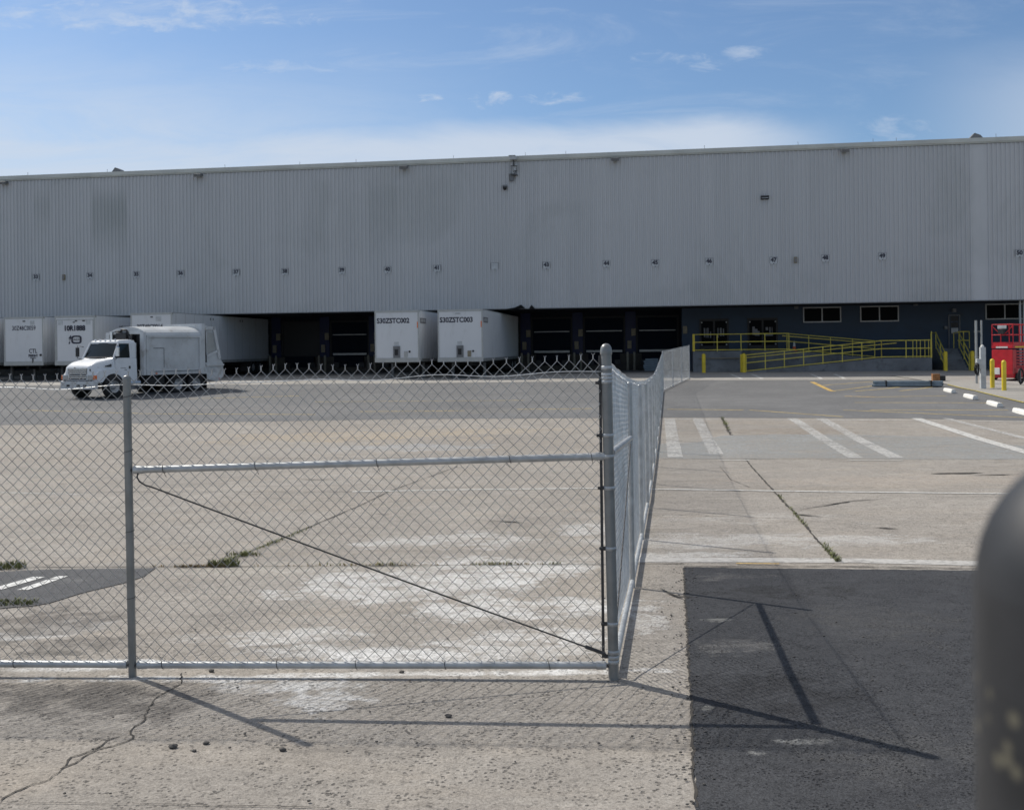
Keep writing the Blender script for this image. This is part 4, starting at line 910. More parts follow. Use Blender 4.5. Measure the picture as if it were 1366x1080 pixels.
# bundle of tubes
p, q = G(1164, 516), G(1261, 516.5); d = q - p; t = thing('tube_bundle', 'strapped bundle of blue grey steel tubes lying on the asphalt by the kerb', 'pipes', p + Vector((0, 0, .01)), math.atan2(d.y, d.x))
Lb = d.length
c = MB()
for j in range(3):
    for i in range(6 - j): c.cyl((random.uniform(0, .12), i * .095 + j * .047, .05 + j * .078), (Lb + random.uniform(-.3, 0), i * .095 + j * .047, .05 + j * .078), .045, 8)
c.build('tubes', M['bluegrey'], t)
for xx in (Lb * .18, Lb * .8): c = MB(); c.box(xx, xx + .06, -.06, .56, .0, .27); c.build('strap', M['black'], t)
P = G(1251, 508.5); t = thing('wooden_crate', 'small brown box with a black side on the strip behind the tube bundle', 'box', P + Vector((0, 0, .01)), -.2)
c = MB(); c.bbox(-.26, .08, -.15, .2, 0, .36, .01); c.build('box_body', M['wood'], t); c = MB(); c.bbox(.081, .34, -.13, .15, 0, .26, .02); c.build('black_bag', M['black'], t)
s = xs(869, DW - 2.6); P = W(s, DW - 2.6); P.z = zg(P.y) + .009; t = thing('board_stack', 'pale blue grey stack of layered boards in front of the last dock', 'stack', P, -BA)
for i in range(6):
    c = MB(); k = .55 - .03 * abs(i - 2); c.bbox(-k + random.uniform(-.05, .05), k + random.uniform(-.05, .05), -.5, .5, .14 * i, .14 * i + .125, .02); c.build('board', M['bluegrey'], t)

# ------------------------------------------------------------------ trailers
def wheel_mesh(r, w, name, parent, x, y, z, dual=False):
    c = MB(); hw = w / 2
    c.lathe([(r * .55, -hw), (r * .93, -hw), (r, -hw * .7), (r, hw * .7), (r * .93, hw), (r * .55, hw), (r * .5, hw * .6), (r * .5, -hw * .6), (r * .55, -hw)], 28, (x, y, z), 'X')
    if dual:
        o_ = -w * 1.12 if x > 0 else w * 1.12
        c.lathe([(r * .55, -hw), (r * .93, -hw), (r, -hw * .7), (r, hw * .7), (r * .93, hw), (r * .55, hw), (r * .55, -hw)], 28, (x + o_, y, z), 'X')
    t = c.build('tyre', M['rubber'], parent)
    sg = 1 if x > 0 else -1
    c = MB(); c.lathe([(r * .56, sg * hw * .8), (r * .50, sg * hw * .9), (r * .44, sg * hw * .2), (r * .2, sg * hw * .1), (r * .17, sg * hw * .9), (0, sg * hw * .95)], 20, (x, y, z), 'X'); c.build('rim', M['rim'], t)
    return t
def trailer(px, label, style, w0=-6.6, H=3.93):
    s = B(px, 450, w0)[0]; P = W(s, w0); zz = zg(P.y) + .01
    t = thing('semi_trailer', label, 'trailer', (P.x, P.y, zz), -BA, 'white semi trailers backed up to the docks')
    L = DW - .45 - w0; hw = 1.3; fb = 1.12
    dz = zg(W(s, DW).y) - zz
    c = MB(); r_ = .07
    # body with rounded front corners
    sec = [(-hw, L), (-hw, r_), (-hw + r_ * .3, r_ * .3), (-hw + r_, 0), (hw - r_, 0), (hw - r_ * .3, r_ * .3), (hw, r_), (hw, L)]
    c.prism(sec, fb, H, 'Z'); c.build('box_body', M['trailer'], t)
    c = MB(); c.box(-hw - .012, hw + .012, -.014, L, H + .001, H + .03); c.box(-hw - .014, hw + .014, -.016, .16, H - .10, H); c.build('roof_edge', M['alu'], t)
    for q in (-1, 1): c = MB(); a_, b_ = sorted((q * (hw + .01), q * (hw - .06))); c.box(a_, b_, -.02, -.001, fb, H - .1); c.build('corner_post', M['alu'], t)
    c = MB(); c.box(-hw - .015, hw + .015, -.02, L, fb - .13, fb + .04); c.box(-hw - .02, hw + .02, -.025, .02, fb - .15, fb + .10); rl = c.build('bottom_rail', M['alu'], t)
    c = MB()
    for i in range(int(L / .6)): c.box(hw + .016, hw + .026, .4 + i * .6, .45 + i * .6, fb - .07, fb + .015)
    c.build('rub_blocks', M['fixture'], rl)
    if style in ('long', 'plate'):
        c = MB()
        for i in range(int(L / 1.22)): c.box(hw + .0, hw + .006, .5 + i * 1.22, .53 + i * 1.22, fb + .05, H - .02); c.box(-hw - .006, -hw, .5 + i * 1.22, .53 + i * 1.22, fb + .05, H - .02)
        c.build('panel_seam', M['alu'], t)
    else:
        c = MB()
        for i in range(int(L / .4)): c.box(hw + .0, hw + .012, .3 + i * .4, .35 + i * .4, fb + .05, H - .02)
        c.build('side_post', M['trailer'], t)
    c = MB(); c.box(-.5, -.35, 1, L - 1, fb - .4, fb - .131); c.box(.35, .5, 1, L - 1, fb - .4, fb - .131)
    for i in range(12): c.box(-hw + .1, hw - .1, .7 + i * (L - 1.5) / 11, .78 + i * (L - 1.5) / 11, fb - .22, fb - .132)
    c.build('underframe', M['frame'], t)
    for q in (-1, 1):
        c = MB(); c.box(q * .95 - .07, q * .95 + .07, 2.5, 2.64, .12, fb - .14); c.cyl((q * .95, 2.57, .02), (q * .95, 2.57, .14), .14, 12); c.cyl((q * .95, 2.64, .55), (q * .6, 3.5, fb - .2), .03, 6)
        c.build('landing_leg', M['fixture'], t)
    for yy in (L - 1.5, L - 2.8):
        for q in (-1, 1):
            wheel_mesh(.5, .26, 'tyre', t, q * (hw - .15), yy, .5 + dz, True)
        c = MB(); c.cyl((-hw + .2, yy, .5 + dz), (hw - .2, yy, .5 + dz), .07, 10); c.build('axle', M['frame'], t)
    for q in (-1, 1): c = MB(); c.box(q * .9 - .3, q * .9 + .3, L - 3.5, L - 3.48, .25 + dz, fb - .14); c.build('mud_flap', M['black'], t)
    # front details
    def fp(name, x0, x1, z0, z1, mat, d=.03): c = MB(); c.box(x0, x1, -d, -.001, z0, z1); return c.build(name, mat, t)
    if style == 'S':
        no = label.split('number ')[1][:10] if 'number ' in label else ''
        text(no, .40, M['txtdark'], 'lettering', t, face_front(-.22, -.006, H - .58), .013, .90)
        fp('connector_box', -.22, .18, fb + .10, fb + .78, M['fixture'], .05); fp('connector_socket', -.13, .07, fb + .25, fb + .6, M['black'], .07); fp('paper_label', -.18, .1, fb + .80, fb + 1.02, M['signpl'], .006)
        fp('document_box', .42, .62, fb + .14, fb + .48, M['tan'] if no.endswith('3') else M['alu'], .05)
        c = MB(); c.cyl((.74, -.03, fb + .45), (.74, -.001, fb + .45), .06, 12); c.build('air_port', M['black'], t)
        c = MB(); c.box(hw - .10, hw - .05, -.03, -.021, H - 1.0, H - .65); c.build('marker_lamp', M['amber'], t)
        c = MB(); c.box(hw + .013, hw + .02, .25, 1.75, H - .72, H - .42); pt = c.build('number_plate', M['txtgrey'], t)
        text(no, .22, M['signpl'], 'side_lettering', pt, face_right(hw + .022, 1.0, H - .57), .004, .95)
        if no.endswith('3'): fp('top_handle', -.28, .02, H - .22, H - .19, M['fixture'], .03)
    if style == 'A':
        text('30Z48C0059', .38, M['txtdark'], 'lettering', t, face_front(.02, -.004, H - .68), .006, .78)
        text('CTL', .36, M['txtdark'], 'logo_lettering', t, face_front(.62, -.004, fb + .72), .008, .85)
        text('FREIGHT', .20, M['txtdark'], 'logo_line', t, face_front(.62, -.004, fb + .44), .012, .80)
        fp('connector_bracket', .42, .80, fb + .28, fb + .32, M['black']); fp('connector_bracket', .57, .64, fb + .0, fb + .28, M['black'])
        c = MB(); c.cyl((1.13, -.04, fb + .48), (1.13, -.001, fb + .48), .07, 12); c.build('air_port', M['black'], t)
        fp('vent_grille', .45, .72, H - .48, H - .22, M['signpl'], .02); fp('marker_lamp', -.04, .12, H - .28, H - .21, M['black'])
        text('30Z48C0059', .36, M['txtgrey'], 'side_lettering', t, face_right(hw + .015, 3.0, H - .62), .004, .8)
        text('A 1580', .12, M['txtgrey'], 'small_lettering', t, face_right(hw + .015, 1.4, fb + .2), .004, 1)
    if style == 'R':
        text('10R1888', .42, M['txtdark'], 'lettering', t, face_front(-.02, -.012, H - .74), .020, .92)
        f_ = MB(); f_.box(-hw + .09, -hw + .13, -.022, -.0, fb + .15, H - .2); f_.box(hw - .13, hw - .09, -.022, -.0, fb + .15, H - .2); f_.box(-hw + .13, hw - .13, -.022, 0, H - .24, H - .2); f_.build('panel_trim', M['alu'], t)
        # ring shaped emblem with a stroke and a word across
        c = MB(); zc = H - 1.42; pts_o = []; pts_i = []
        for k in range(24):
            a = 2 * PI * k / 24; ca, sa = math.cos(a), math.sin(a)
            ro = (abs(ca) ** 4 + abs(sa) ** 4) ** -.25
            pts_o.append((.10 + .34 * ro * ca, -.012, zc + .25 * ro * sa)); pts_i.append((.10 + .23 * ro * ca, -.012, zc + .16 * ro * sa))
        for k in range(24):
            k2 = (k + 1) % 24
            if k in (2, 3) : pass
            c.add([pts_o[k], pts_o[k2], pts_i[k2], pts_i[k]], [(0, 1, 2, 3)])
        c.add([(-.42, -.012, zc + .08), (-.28, -.012, zc + .26), (-.24, -.012, zc + .26), (-.24, -.012, zc + .04)], [(0, 1, 2, 3)]); c.add([(-.42, -.012, zc - .26), (-.33, -.012, zc - .26), (-.30, -.012, zc - .12), (-.38, -.012, zc - .12)], [(0, 1, 2, 3)])
        c.build('emblem', M['txtdark'], t, fix=False)
        text('ROADS', .20, M['txtgrey'], 'emblem_word', t, face_front(-.02, -.018, zc), .004, 1.1)
        fp('vent_grille', -1.08, -.8, H - .52, H - .26, M['signpl'], .02); fp('vent_grille', .72, 1.0, H - .52, H - .26, M['signpl'], .02)
        fp('marker_lamp', .02, .16, H - .32, H - .26, M['black']); fp('marker_lamp', .5, .66, H - .32, H - .26, M['black']); fp('hook', -.12, .0, H - .40, H - .34, M['black'])
        text('10R1888', .40, M['txtgrey'], 'side_lettering', t, face_right(hw + .015, 3.4, H - .70), .010, .9)
    if style == 'long':
        text('30Z48C0014', .34, M['txtdark'], 'lettering', t, face_front(-.1, -.004, H - .80), .012, .9)
        fp('vent_grille', .3, .62, H - .48, H - .20, M['signpl'], .02); fp('marker_lamp', -.04, .1, H - .26, H - .2, M['black'])
        c = MB()
        for yy in (5.2, 5.6, 9.9, 10.3): c.box(hw + .007, hw + .014, yy, yy + .12, H - .3, H - .16)
        c.build('side_decal', M['txtgrey'], t)
    return t
trailer(-38, 'white trailer cut off by the left picture edge, only its right side showing', 'plate', w0=-6.3)
trailer(31.5, 'white trailer marked 30Z48C0059 with CTL FREIGHT lettering, left of trailer 10R1888', 'A', w0=-6.0)
trailer(100, 'white trailer marked 10R1888 with round emblem, directly behind the refuse truck cab', 'R', w0=-6.6)
trailer(202, 'long white trailer behind the refuse truck body, its long side facing the open dock', 'long', w0=-6.9, H=4.02)
trailer(529.5, 'white trailer with dark number S30ZSTC002, left one of the pair beside the torn flashing', 'S')
trailer(614, 'white trailer with dark number S30ZSTC003, right one of the pair beside the torn flashing', 'S')

# ------------------------------------------------------------------ refuse truck (x right, +y forward)
TY = math.radians(28)
fwd = Vector((-math.sin(TY), -math.cos(TY), 0)); lf = Vector((math.cos(TY), -math.sin(TY), 0))   # forward, vehicle left (towards camera)
wl_ = G(151, 531.5)                       # contact of the near front wheel
TP = wl_ - lf * 1.02 + fwd * .6; TP.z = zg(TP.y) + .012
rz = math.atan2(fwd.y, fwd.x) - PI / 2
tr = thing('refuse_truck', 'white rear loading refuse truck with dark windscreen parked on the asphalt before the trailers', 'truck', TP, rz)
# local: +y forward, +x right => near side is -x
def tpart(mb, name, mat, parent=None, **k): return mb.build(name, mat, parent or tr, **k)
c = MB(); c.box(-.42, -.30, -6.0, .9, .62, .86); c.box(.30, .42, -6.0, .9, .62, .86)
for yy in (-5.8, -4.6, -3, -1.4, .4): c.box(-.30, .30, yy, yy + .12, .64, .84)
tpart(c, 'chassis', M['frame'])
# hood: lofted
c = MB()
c.loft([rrect(1.02, .86, .70, .80, 1.38, .10), rrect(.92, .98, .80, .78, 1.46, .14), rrect(.5, 1.02, .86, .84, 1.56, .18), rrect(.15, 1.03, .88, 1.12, 1.63, .18), rrect(-.62, 1.03, .95, 1.14, 1.76, .16)])
tpart(c, 'hood', M['white'])
# cab
def cabsec(y, zb, zt, hb, ht): return rrect(y, hb, ht, zb, zt, .12)
c = MB(); c.loft([rrect(-.62, 1.03, 1.0, 1.16, 1.76, .06), rrect(-.66, 1.04, 1.0, 1.14, 1.80, .06), rrect(-1.20, 1.04, 1.0, 1.12, 1.80, .06), rrect(-1.23, 1.04, 1.0, .70, 1.80, .06), rrect(-1.95, 1.04, 1.0, .70, 1.80, .06)]); cabm = tpart(c, 'cab', M['white'])
c = MB()
pts = lambda y, z, h: [Vector((-h, y, z)), Vector((h, y, z))]
# upper cab: pillars + roof shell
c.loft([rrect(-.98, .92, .86, 2.44, 2.52, .035), rrect(-1.10, .96, .90, 2.42, 2.58, .07), rrect(-1.6, .97, .92, 2.42, 2.62, .08), rrect(-1.92, .97, .90, 2.42, 2.58, .07)]); tpart(c, 'cab_roof', M['white'])
def post(a, b, r=.045):
    c.cyl(a, b, r, 8)
c = MB()
for q in (-1, 1):
    post((q * .99, -.66, 1.76), (q * .90, -1.02, 2.47)); post((q * 1.0, -1.62, 1.76), (q * .93, -1.62, 2.47), .05)
c.box(-1.0, 1.0, -1.95, -1.90, 1.79, 2.45); c.prism([(-1.95, 1.79), (-1.66, 1.79), (-1.66, 2.46), (-1.95, 2.46)], -1.0, -.955, 'X'); c.prism([(-1.95, 1.79), (-1.66, 1.79), (-1.66, 2.46), (-1.95, 2.46)], .955, 1.0, 'X')
tpart(c, 'cab_pillars', M['white'])
c = MB(); c.add([(-.95, -.68, 1.78), (.95, -.68, 1.78), (.87, -1.03, 2.46), (-.87, -1.03, 2.46), (0, -.60, 1.78), (0, -.96, 2.46)], [(0, 4, 5, 3), (4, 1, 2, 5)], True); tpart(c, 'windscreen', M['glass'], fix=False)
c = MB(); c.add([(-.90, -.665, 1.80), (.90, -.665, 1.80), (.90, -.70, 1.86), (-.90, -.70, 1.86), (0, -.585, 1.80), (0, -.62, 1.86)], [(0, 4, 5, 3), (4, 1, 2, 5)]); tpart(c, 'cowl', M['black'], fix=False)
for q in (-1, 1):
    c = MB(); c.add([(q * .985, -.72, 1.79), (q * .985, -1.60, 1.79), (q * .925, -1.60, 2.46), (q * .905, -1.06, 2.46)], [(0, 1, 2, 3)]); tpart(c, 'side_window', M['glass'], fix=False)
    c = MB(); c.prism([(-.72, 1.2), (-1.0, 1.17), (-1.27, .98), (-1.27, .78), (-1.60, .78), (-1.62, 1.70), (-1.62, 1.76), (-.70, 1.76)], q * 1.041, q * 1.052, 'X'); dd = tpart(c, 'door', M['white'])
    c = MB(); c.box(min(q * 1.053, q * 1.08), max(q * 1.053, q * 1.08), -1.54, -1.46, 1.30, 1.42); c.build('handle', M['black'], dd)
    c = MB(); c.box(min(q * 1.0525, q * 1.055), max(q * 1.0525, q * 1.055), -1.35, -.95, 1.24, 1.27); c.box(min(q * 1.0525, q * 1.055), max(q * 1.0525, q * 1.055), -1.30, -1.0, 1.32, 1.345); c.build('door_lettering', M['txtgrey'], dd)
    # mirrors
    c = MB(); c.tube([(q * 1.0, -.72, 2.30), (q * 1.28, -.62, 2.36), (q * 1.30, -.62, 1.80), (q * 1.04, -.70, 1.72)], .016, 6); mi = tpart(c, 'mirror_arm', M['black'])
    c = MB(); c.bbox(q * 1.30 - .09, q * 1.30 + .09, -.67, -.59, 1.86, 2.28, .02); c.build('mirror', M['chrome'] if q < 0 else M['black'], mi)
    # louvre badge on hood side
    c = MB()
    for k in range(4): c.box(min(q * 1.01, q * 1.035), max(q * 1.01, q * 1.035), -.52 + k * .09, -.46 + k * .09, 1.40, 1.44 + .02 * (4 - k))
    tpart(c, 'hood_louvre', M['black'])
# fenders with arch
for q in (-1, 1):
    c = MB(); arc = [(math.cos(a) * .60 - .6, .50 + math.sin(a) * .60) for a in [PI * k / 12 for k in range(13)]]; outer = [(.98, .72), (.94, 1.15), (.6, 1.24), (-.60, 1.24), (-.66, .72)]
    xs0, xs1 = sorted((q * 1.06, q * .80))
    ring = [(.0, .72)] + [(y_, z_) for y_, z_ in arc[2:11]] + [(-1.20, .72)]
    up = [(.97, .72), (.97, 1.0), (.80, 1.20), (.55, 1.27), (.30, 1.30), (.0, 1.31), (-.25, 1.31), (-.45, 1.30), (-.60, 1.28), (-.66, 1.0), (-.67, .72)]
    up = [(y_ - .6, z_) for y_, z_ in up]
    ring = [ring[int(round(i * (len(ring) - 1) / (len(up) - 1)))] for i in range(len(up))]
    vs = []; fs = []
    for X_ in (xs0, xs1):
        for (a, b) in zip(ring, up): vs += [(X_, a[0], a[1]), (X_, b[0], b[1])]
    n_ = 2 * len(up)
    for i in range(len(up) - 1):
        a0 = 2 * i; fs += [(a0, a0 + 1, a0 + 3, a0 + 2), (n_ + a0, n_ + a0 + 2, n_ + a0 + 3, n_ + a0 + 1), (a0, a0 + 2, n_ + a0 + 2, n_ + a0), (a0 + 1, n_ + a0 + 1, n_ + a0 + 3, a0 + 3)]
    c.add(vs, fs); tpart(c, 'fender', M['white'])
    c = MB(); c.bbox(min(q * .62, q * .97), max(q * .62, q * .97), .90, 1.06, .84, 1.06, .03); hl = tpart(c, 'headlight', M['lens'])
    c = MB(); c.bbox(min(q * .975, q * 1.075), max(q * .975, q * 1.075), .70, 1.02, .86, 1.04, .02); c.build('turn_signal', M['amber'], hl)
c = MB(); c.box(-.60, .60, 1.0, 1.035, 1.10, 1.33)
gr = tpart(c, 'grille', M['black'])
c = MB()
for k in range(5): c.box(-.58, .58, 1.036, 1.055, 1.12 + k * .045, 1.142 + k * .045)
c.box(-.62, .62, 1.03, 1.06, 1.33, 1.36); c.box(-.55, .55, 1.036, 1.055, .92, .96); c.box(-.55, .55, 1.036, 1.055, 1.0, 1.03); c.build('grille_bar', M['chrome'], gr)
c = MB(); c.box(-.56, .56, 1.0, 1.034, .86, 1.08); tpart(c, 'lower_grille', M['frame'])
c = MB(); c.loft([rrect(1.02, 1.10, 1.10, .42, .80, .05), rrect(1.16, 1.04, 1.04, .44, .78, .05)]); c.box(-1.12, -.95, .72, 1.03, .46, .76); c.box(.95, 1.12, .72, 1.03, .46, .76); bp = tpart(c, 'bumper', M['bodywhite'])
for q in (-.62, -.2, .45): c = MB(); c.box(q, q + .2, 1.161, 1.175, .54, .64); c.build('bumper_slot', M['black'], bp)
c = MB(); c.box(-.9, .9, 1.0, 1.10, .801, .83); c.build('bumper_step', M['black'], bp)
for k in range(5): c = MB(); c.bbox(-.68 + k * .32, -.60 + k * .32, -1.10, -1.02, 2.575, 2.64, .02); tpart(c, 'roof_lamp', M['white'])
c = MB(); c.box(.12, .2, 1.065, 1.075, 1.36, 1.4); c.bbox(-.80, -.68, .93, .99, 1.20, 1.32, .02); tpart(c, 'hood_mirror', M['black'])
# wheels
for q in (-1, 1):
    wheel_mesh(.52, .28, 'tyre', tr, q * 1.0, -.6, .52)
    for yy in (-4.30, -5.45): wheel_mesh(.50, .27, 'tyre', tr, q * 1.05, yy, .50, True)
c = MB(); c.cyl((-.95, -.6, .5), (.95, -.6, .5), .06, 10); tpart(c, 'axle', M['frame'])
for yy in (-4.30, -5.45): c = MB(); c.cyl((-.95, yy, .5), (.95, yy, .5), .09, 10); tpart(c, 'axle', M['frame'])
c = MB(); c.cyl((-.78, -1.32, .62), (-.78, -2.15, .62), .26, 20); tpart(c, 'fuel_tank', M['chrome'])
c = MB(); c.cyl((.78, -1.32, .62), (.78, -2.15, .62), .26, 20); tpart(c, 'fuel_tank', M['chrome'])
c = MB(); c.box(-1.02, -.72, -1.95, -1.3, .34, .38); tpart(c, 'step', M['chrome'])
# stack, intake, black gear behind the cab
c = MB(); c.cyl((.75, -2.08, .8), (.75, -2.08, 3.0), .07, 12); c.cyl((.75, -2.08, 1.5), (.75, -2.08, 2.6), .10, 12); tpart(c, 'exhaust_stack', M['chrome'])
c = MB(); c.bbox(-.25, .45, -2.30, -2.02, 1.9, 2.95, .05); c.bbox(-.6, -.40, -2.25, -2.05, 2.4, 2.82, .03); c.tube([(.3, -2.1, 2.9), (.1, -2.1, 3.08), (-.2, -2.1, 3.05), (-.35, -2.15, 2.7), (-.3, -2.15, 2.0)], .05, 8); c.tube([(.55, -2.1, 3.0), (.4, -2.1, 3.02), (.2, -2.1, 3.0)], .03, 8); tpart(c, 'hydraulic_gear', M['black'])
# hopper body
BY0, BY1 = -2.30, -5.75
def arch(y, hb, z0, zt, k=.42):
    p = [Vector((-hb, y, z0)), Vector((-hb, y, zt - k))]
    for i in range(1, 10):
        a = PI - PI * i / 10; p.append(Vector((hb * math.cos(a) / abs(math.cos(a)) * abs(math.cos(a)) ** 1.0 if abs(math.cos(a)) > 1e-6 else 0, y, zt - k + k * math.sin(a))))
    p += [Vector((hb, y, zt - k)), Vector((hb, y, z0))]; return p
c = MB(); c.loft([arch(BY0, 1.20, .98, 3.22), arch(BY1, 1.20, .98, 3.28)], smooth=False); body = tpart(c, 'hopper_body', M['bodywhite'])
c = MB(); c.box(-1.0, 1.0, BY0 + .001, BY0 + .02, 1.1, 2.86); tpart(c, 'front_recess', M['black'])
c = MB(); c.box(-1.24, -1.0, BY0, BY0 + .14, .98, 2.96); c.box(1.0, 1.24, BY0, BY0 + .14, .98, 2.96); c.box(-1.0, 1.0, BY0, BY0 + .14, 2.87, 3.02); tpart(c, 'front_frame', M['bodywhite'])
c = MB()
for q in (-1, 1):
    a0, a1 = sorted((q * 1.201, q * 1.27))
    c.box(a0, a1, BY1 + .02, BY0 - .02, 2.72, 2.82); c.box(a0, a1, BY1 + .02, BY0 - .02, .98, 1.16); c.box(a0, a1, BY1, BY1 + .16, 1.16, 2.72); c.box(a0, a1, BY0 - .12, BY0 - .01, 1.16, 2.72)
tpart(c, 'body_rib', M['bodywhite'])
c = MB(); c.box(-1.215, -1.202, -3.4, -2.75, 2.20, 2.23); c.box(-1.215, -1.202, -3.4, -3.38, 1.3, 2.2); c.box(-1.29, -1.272, -5.5, -2.8, 1.12, 1.15); tpart(c, 'side_hatch', M['fixture'])
c = MB(); c.box(-1.25, 1.25, BY1 - .001, BY1 - .22, .95, 3.40); tg0 = tpart(c, 'tail_frame', M['bodywhite'])
# tailgate
c = MB(); c.prism([(BY1 - .36, 3.30), (BY1 - .95, 3.22), (BY1 - 1.30, 1.75), (BY1 - 1.55, 1.45), (BY1 - 1.58, .78), (BY1 - 1.1, .55), (BY1 - .42, .68), (BY1 - .30, 1.2)], -1.12, 1.12, 'X'); tg = tpart(c, 'tailgate', M['bodywhite'])
for q in (-1, 1):
    c = MB(); a0, a1 = sorted((q * 1.121, q * 1.19))
    c.prism([(BY1 - .80, 3.26), (BY1 - .98, 3.26), (BY1 - 1.36, 1.70), (BY1 - 1.20, 1.66)], a0, a1, 'X'); c.box(a0, a1, BY1 - .95, BY1 - .34, 3.10, 3.24); c.prism([(BY1 - .40, 1.85), (BY1 - 1.18, 2.12), (BY1 - 1.20, 2.02), (BY1 - .40, 1.75)], a0, a1, 'X')
    c.box(a0, a1, BY1 - 1.56, BY1 - .36, 1.32, 1.42)
    c.build('tailgate_rib', M['bodywhite'], tg)
for q in (-1, 1): c = MB(); c.cyl((q * 1.13, BY1 - .30, 3.05), (q * 1.13, BY1 - .36, 1.5), .06, 10); tpart(c, 'lift_cylinder', M['black'])
c = MB(); c.box(-.7, .7, -6.3, -5.95, 3.31, 3.36); tpart(c, 'top_box', M['bodywhite'])
c = MB(); c.bbox(-1.1, -.6, -3.5, -2.4, .5, .88, .02); tpart(c, 'tool_box', M['frame'])
for q in (-1, 1): c = MB(); c.box(q * .95 - .3, q * .95 + .3, -6.06, -6.04, .25, .95); tpart(c, 'mud_flap', M['black'])
for k in range(3): c = MB(); c.tube([(-.55 + k * .1, -2.0, 1.2), (-.6 + k * .1, -2.12, 1.5 + .1 * k), (-.5 + k * .12, -2.24, 1.9)], .025, 6); tpart(c, 'hose', M['black'])
for yy in (-2.9, -5.6): c = MB(); c.bbox(-1.31, -1.285, yy, yy + .10, 1.02, 1.07, .008); tpart(c, 'side_marker', M['amber'])
c = MB(); c.bbox(-1.14, -.9, -7.05, -7.0, .62, .72, .01); tpart(c, 'tail_lamp', M['red'])
c = MB(); c.prism([(BY1 - .50, 3.0), (BY1 - .84, 2.96), (BY1 - 1.1, 2.1), (BY1 - .50, 1.86)], -1.127, -1.121, 'X'); tpart(c, 'tailgate_recess', M['alu'])
c = MB(); c.box(-1.128, -1.121, BY1 - 1.1, BY1 - .5, 1.0, 1.24); tpart(c, 'access_panel', M['signpl'])
for o in tr.children:      # short front overhang
    if o.name.split('.')[0] in ('fender', 'tyre', 'axle'): continue
    for me in [o.data] + [q.data for q in o.children]:
        for v in me.vertices:
            if v.co.y > 0: v.co.y *= .42
        me.update()

# ------------------------------------------------------------------ chain link fences
DG = .0358
def mesh_panel(name, parent, P0, P1, zb, zt, r=.0026, sides=5, twist=True, wob=.003, seed=1, front=False):
    """woven mesh between P0 and P1 (xy vectors); zb(t), zt(t) give bottom and top height"""
    random.seed(seed)
    L = (P1 - P0).length; u = (P1 - P0) / L; nrm = Vector((-u.y, u.x, 0)); nw = max(2, int(L / DG)); rows = 48
    f1, f2, f3 = random.uniform(.5, 1), random.uniform(1.5, 2.5), random.uniform(0, 6)
    mb = MB(); vs = []; fs = []
    cs = [(math.cos(2 * PI * k / sides), math.sin(2 * PI * k / sides)) for k in range(sides)]
    def pos(c, j, off):
        s = c * DG * (L / (nw * DG)); t = s / L; b, a = zb(t), zt(t)
        q = j / rows
        s2 = s + wob * math.sin(j * .9 + s * 9 * f1 + f3) + wob * 1.2 * math.sin(s * 3.1 * f2 + j * .13)
        dz = wob * 1.5 * math.sin(s * 4 * f2 + j * .3 + f3)
        p = P0 + u * s2 + nrm * (off + .004 * math.sin(s * 2.2 + j * .11)); return Vector((p.x, p.y, b + (a - b) * q + dz))
    for k in range(nw):
        base = len(vs)
        for j in range(rows + 1):
            c = k if (k + j) % 2 == 0 else k + 1
            off = .0018 if j % 2 == 0 else -.0018
            p = pos(c, j, off); dirx = 1 if c == k else -1
            for (ca, sa) in cs: v = p + nrm * (ca * r) + Vector((u.x * .7, u.y * .7, .7 * (0 if 1 else 0))) * (sa * r * 1.35); vs.append((v.x, v.y, v.z))
        for j in range(rows):
            for a in range(sides): fs.append((base + j * sides + a, base + j * sides + (a + 1) % sides, base + (j + 1) * sides + (a + 1) % sides, base + (j + 1) * sides + a))
    mb.v = vs; mb.f = fs; mb.sm = [True] * len(fs)
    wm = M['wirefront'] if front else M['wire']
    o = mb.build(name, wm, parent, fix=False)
    if twist:
        tb = MB()
        for c in range(nw + 1):
            if (c + rows) % 2: continue
            p = pos(c, rows, 0)
            h = .027
            tb.cyl(p, p + Vector((0, 0, h * .75)), r * 1.35, 5, caps=False)
            q = p + Vector((0, 0, h * .72)); e = .008
            a1 = random.uniform(.6, 1.3); a2 = random.uniform(.6, 1.3)
            tb.cyl(q, q + u * e * a1 + Vector((0, 0, h * .45)), r * .85, 4); tb.cyl(q, q - u * e * a2 + Vector((0, 0, h * .42)), r * .85, 4)
        tb.build('twisted_tips', wm, o, fix=False)
    return o
def tie(mb, p, axis, r=.024, tail=.05):
    """wire tie round a pipe at p, pipe along axis"""
    axis = Vector(axis).normalized(); a = axis.orthogonal().normalized(); b = axis.cross(a)
    pts = [p + a * r * math.cos(t) + b * r * math.sin(t) + axis * .004 * t for t in [i * PI / 4 for i in range(9)]]
    mb.tube(pts, .0018, 5); mb.tube([p + Vector((0, .02, 0)), p + Vector((random.uniform(-.01, .02), .02, -tail * .7)), p + Vector((random.uniform(.0, .02), .03, -tail))], .0016, 4)
cornerB = G(819, 905); leftB = G(177, 902)
lean = Vector((-.012, 0, 1.0))
ff = thing('chain_link_fence', 'chain link fence facing the camera, with mid rail, ending at the domed corner post', 'fence', (cornerB.x, cornerB.y, 0))
O = Vector((cornerB.x, cornerB.y, 0))
Lx = (leftB - cornerB); Lx.z = 0; uL = Lx.normalized(); bay = Lx.length
l2 = Lx + uL * bay          # next post to the left, out of the picture
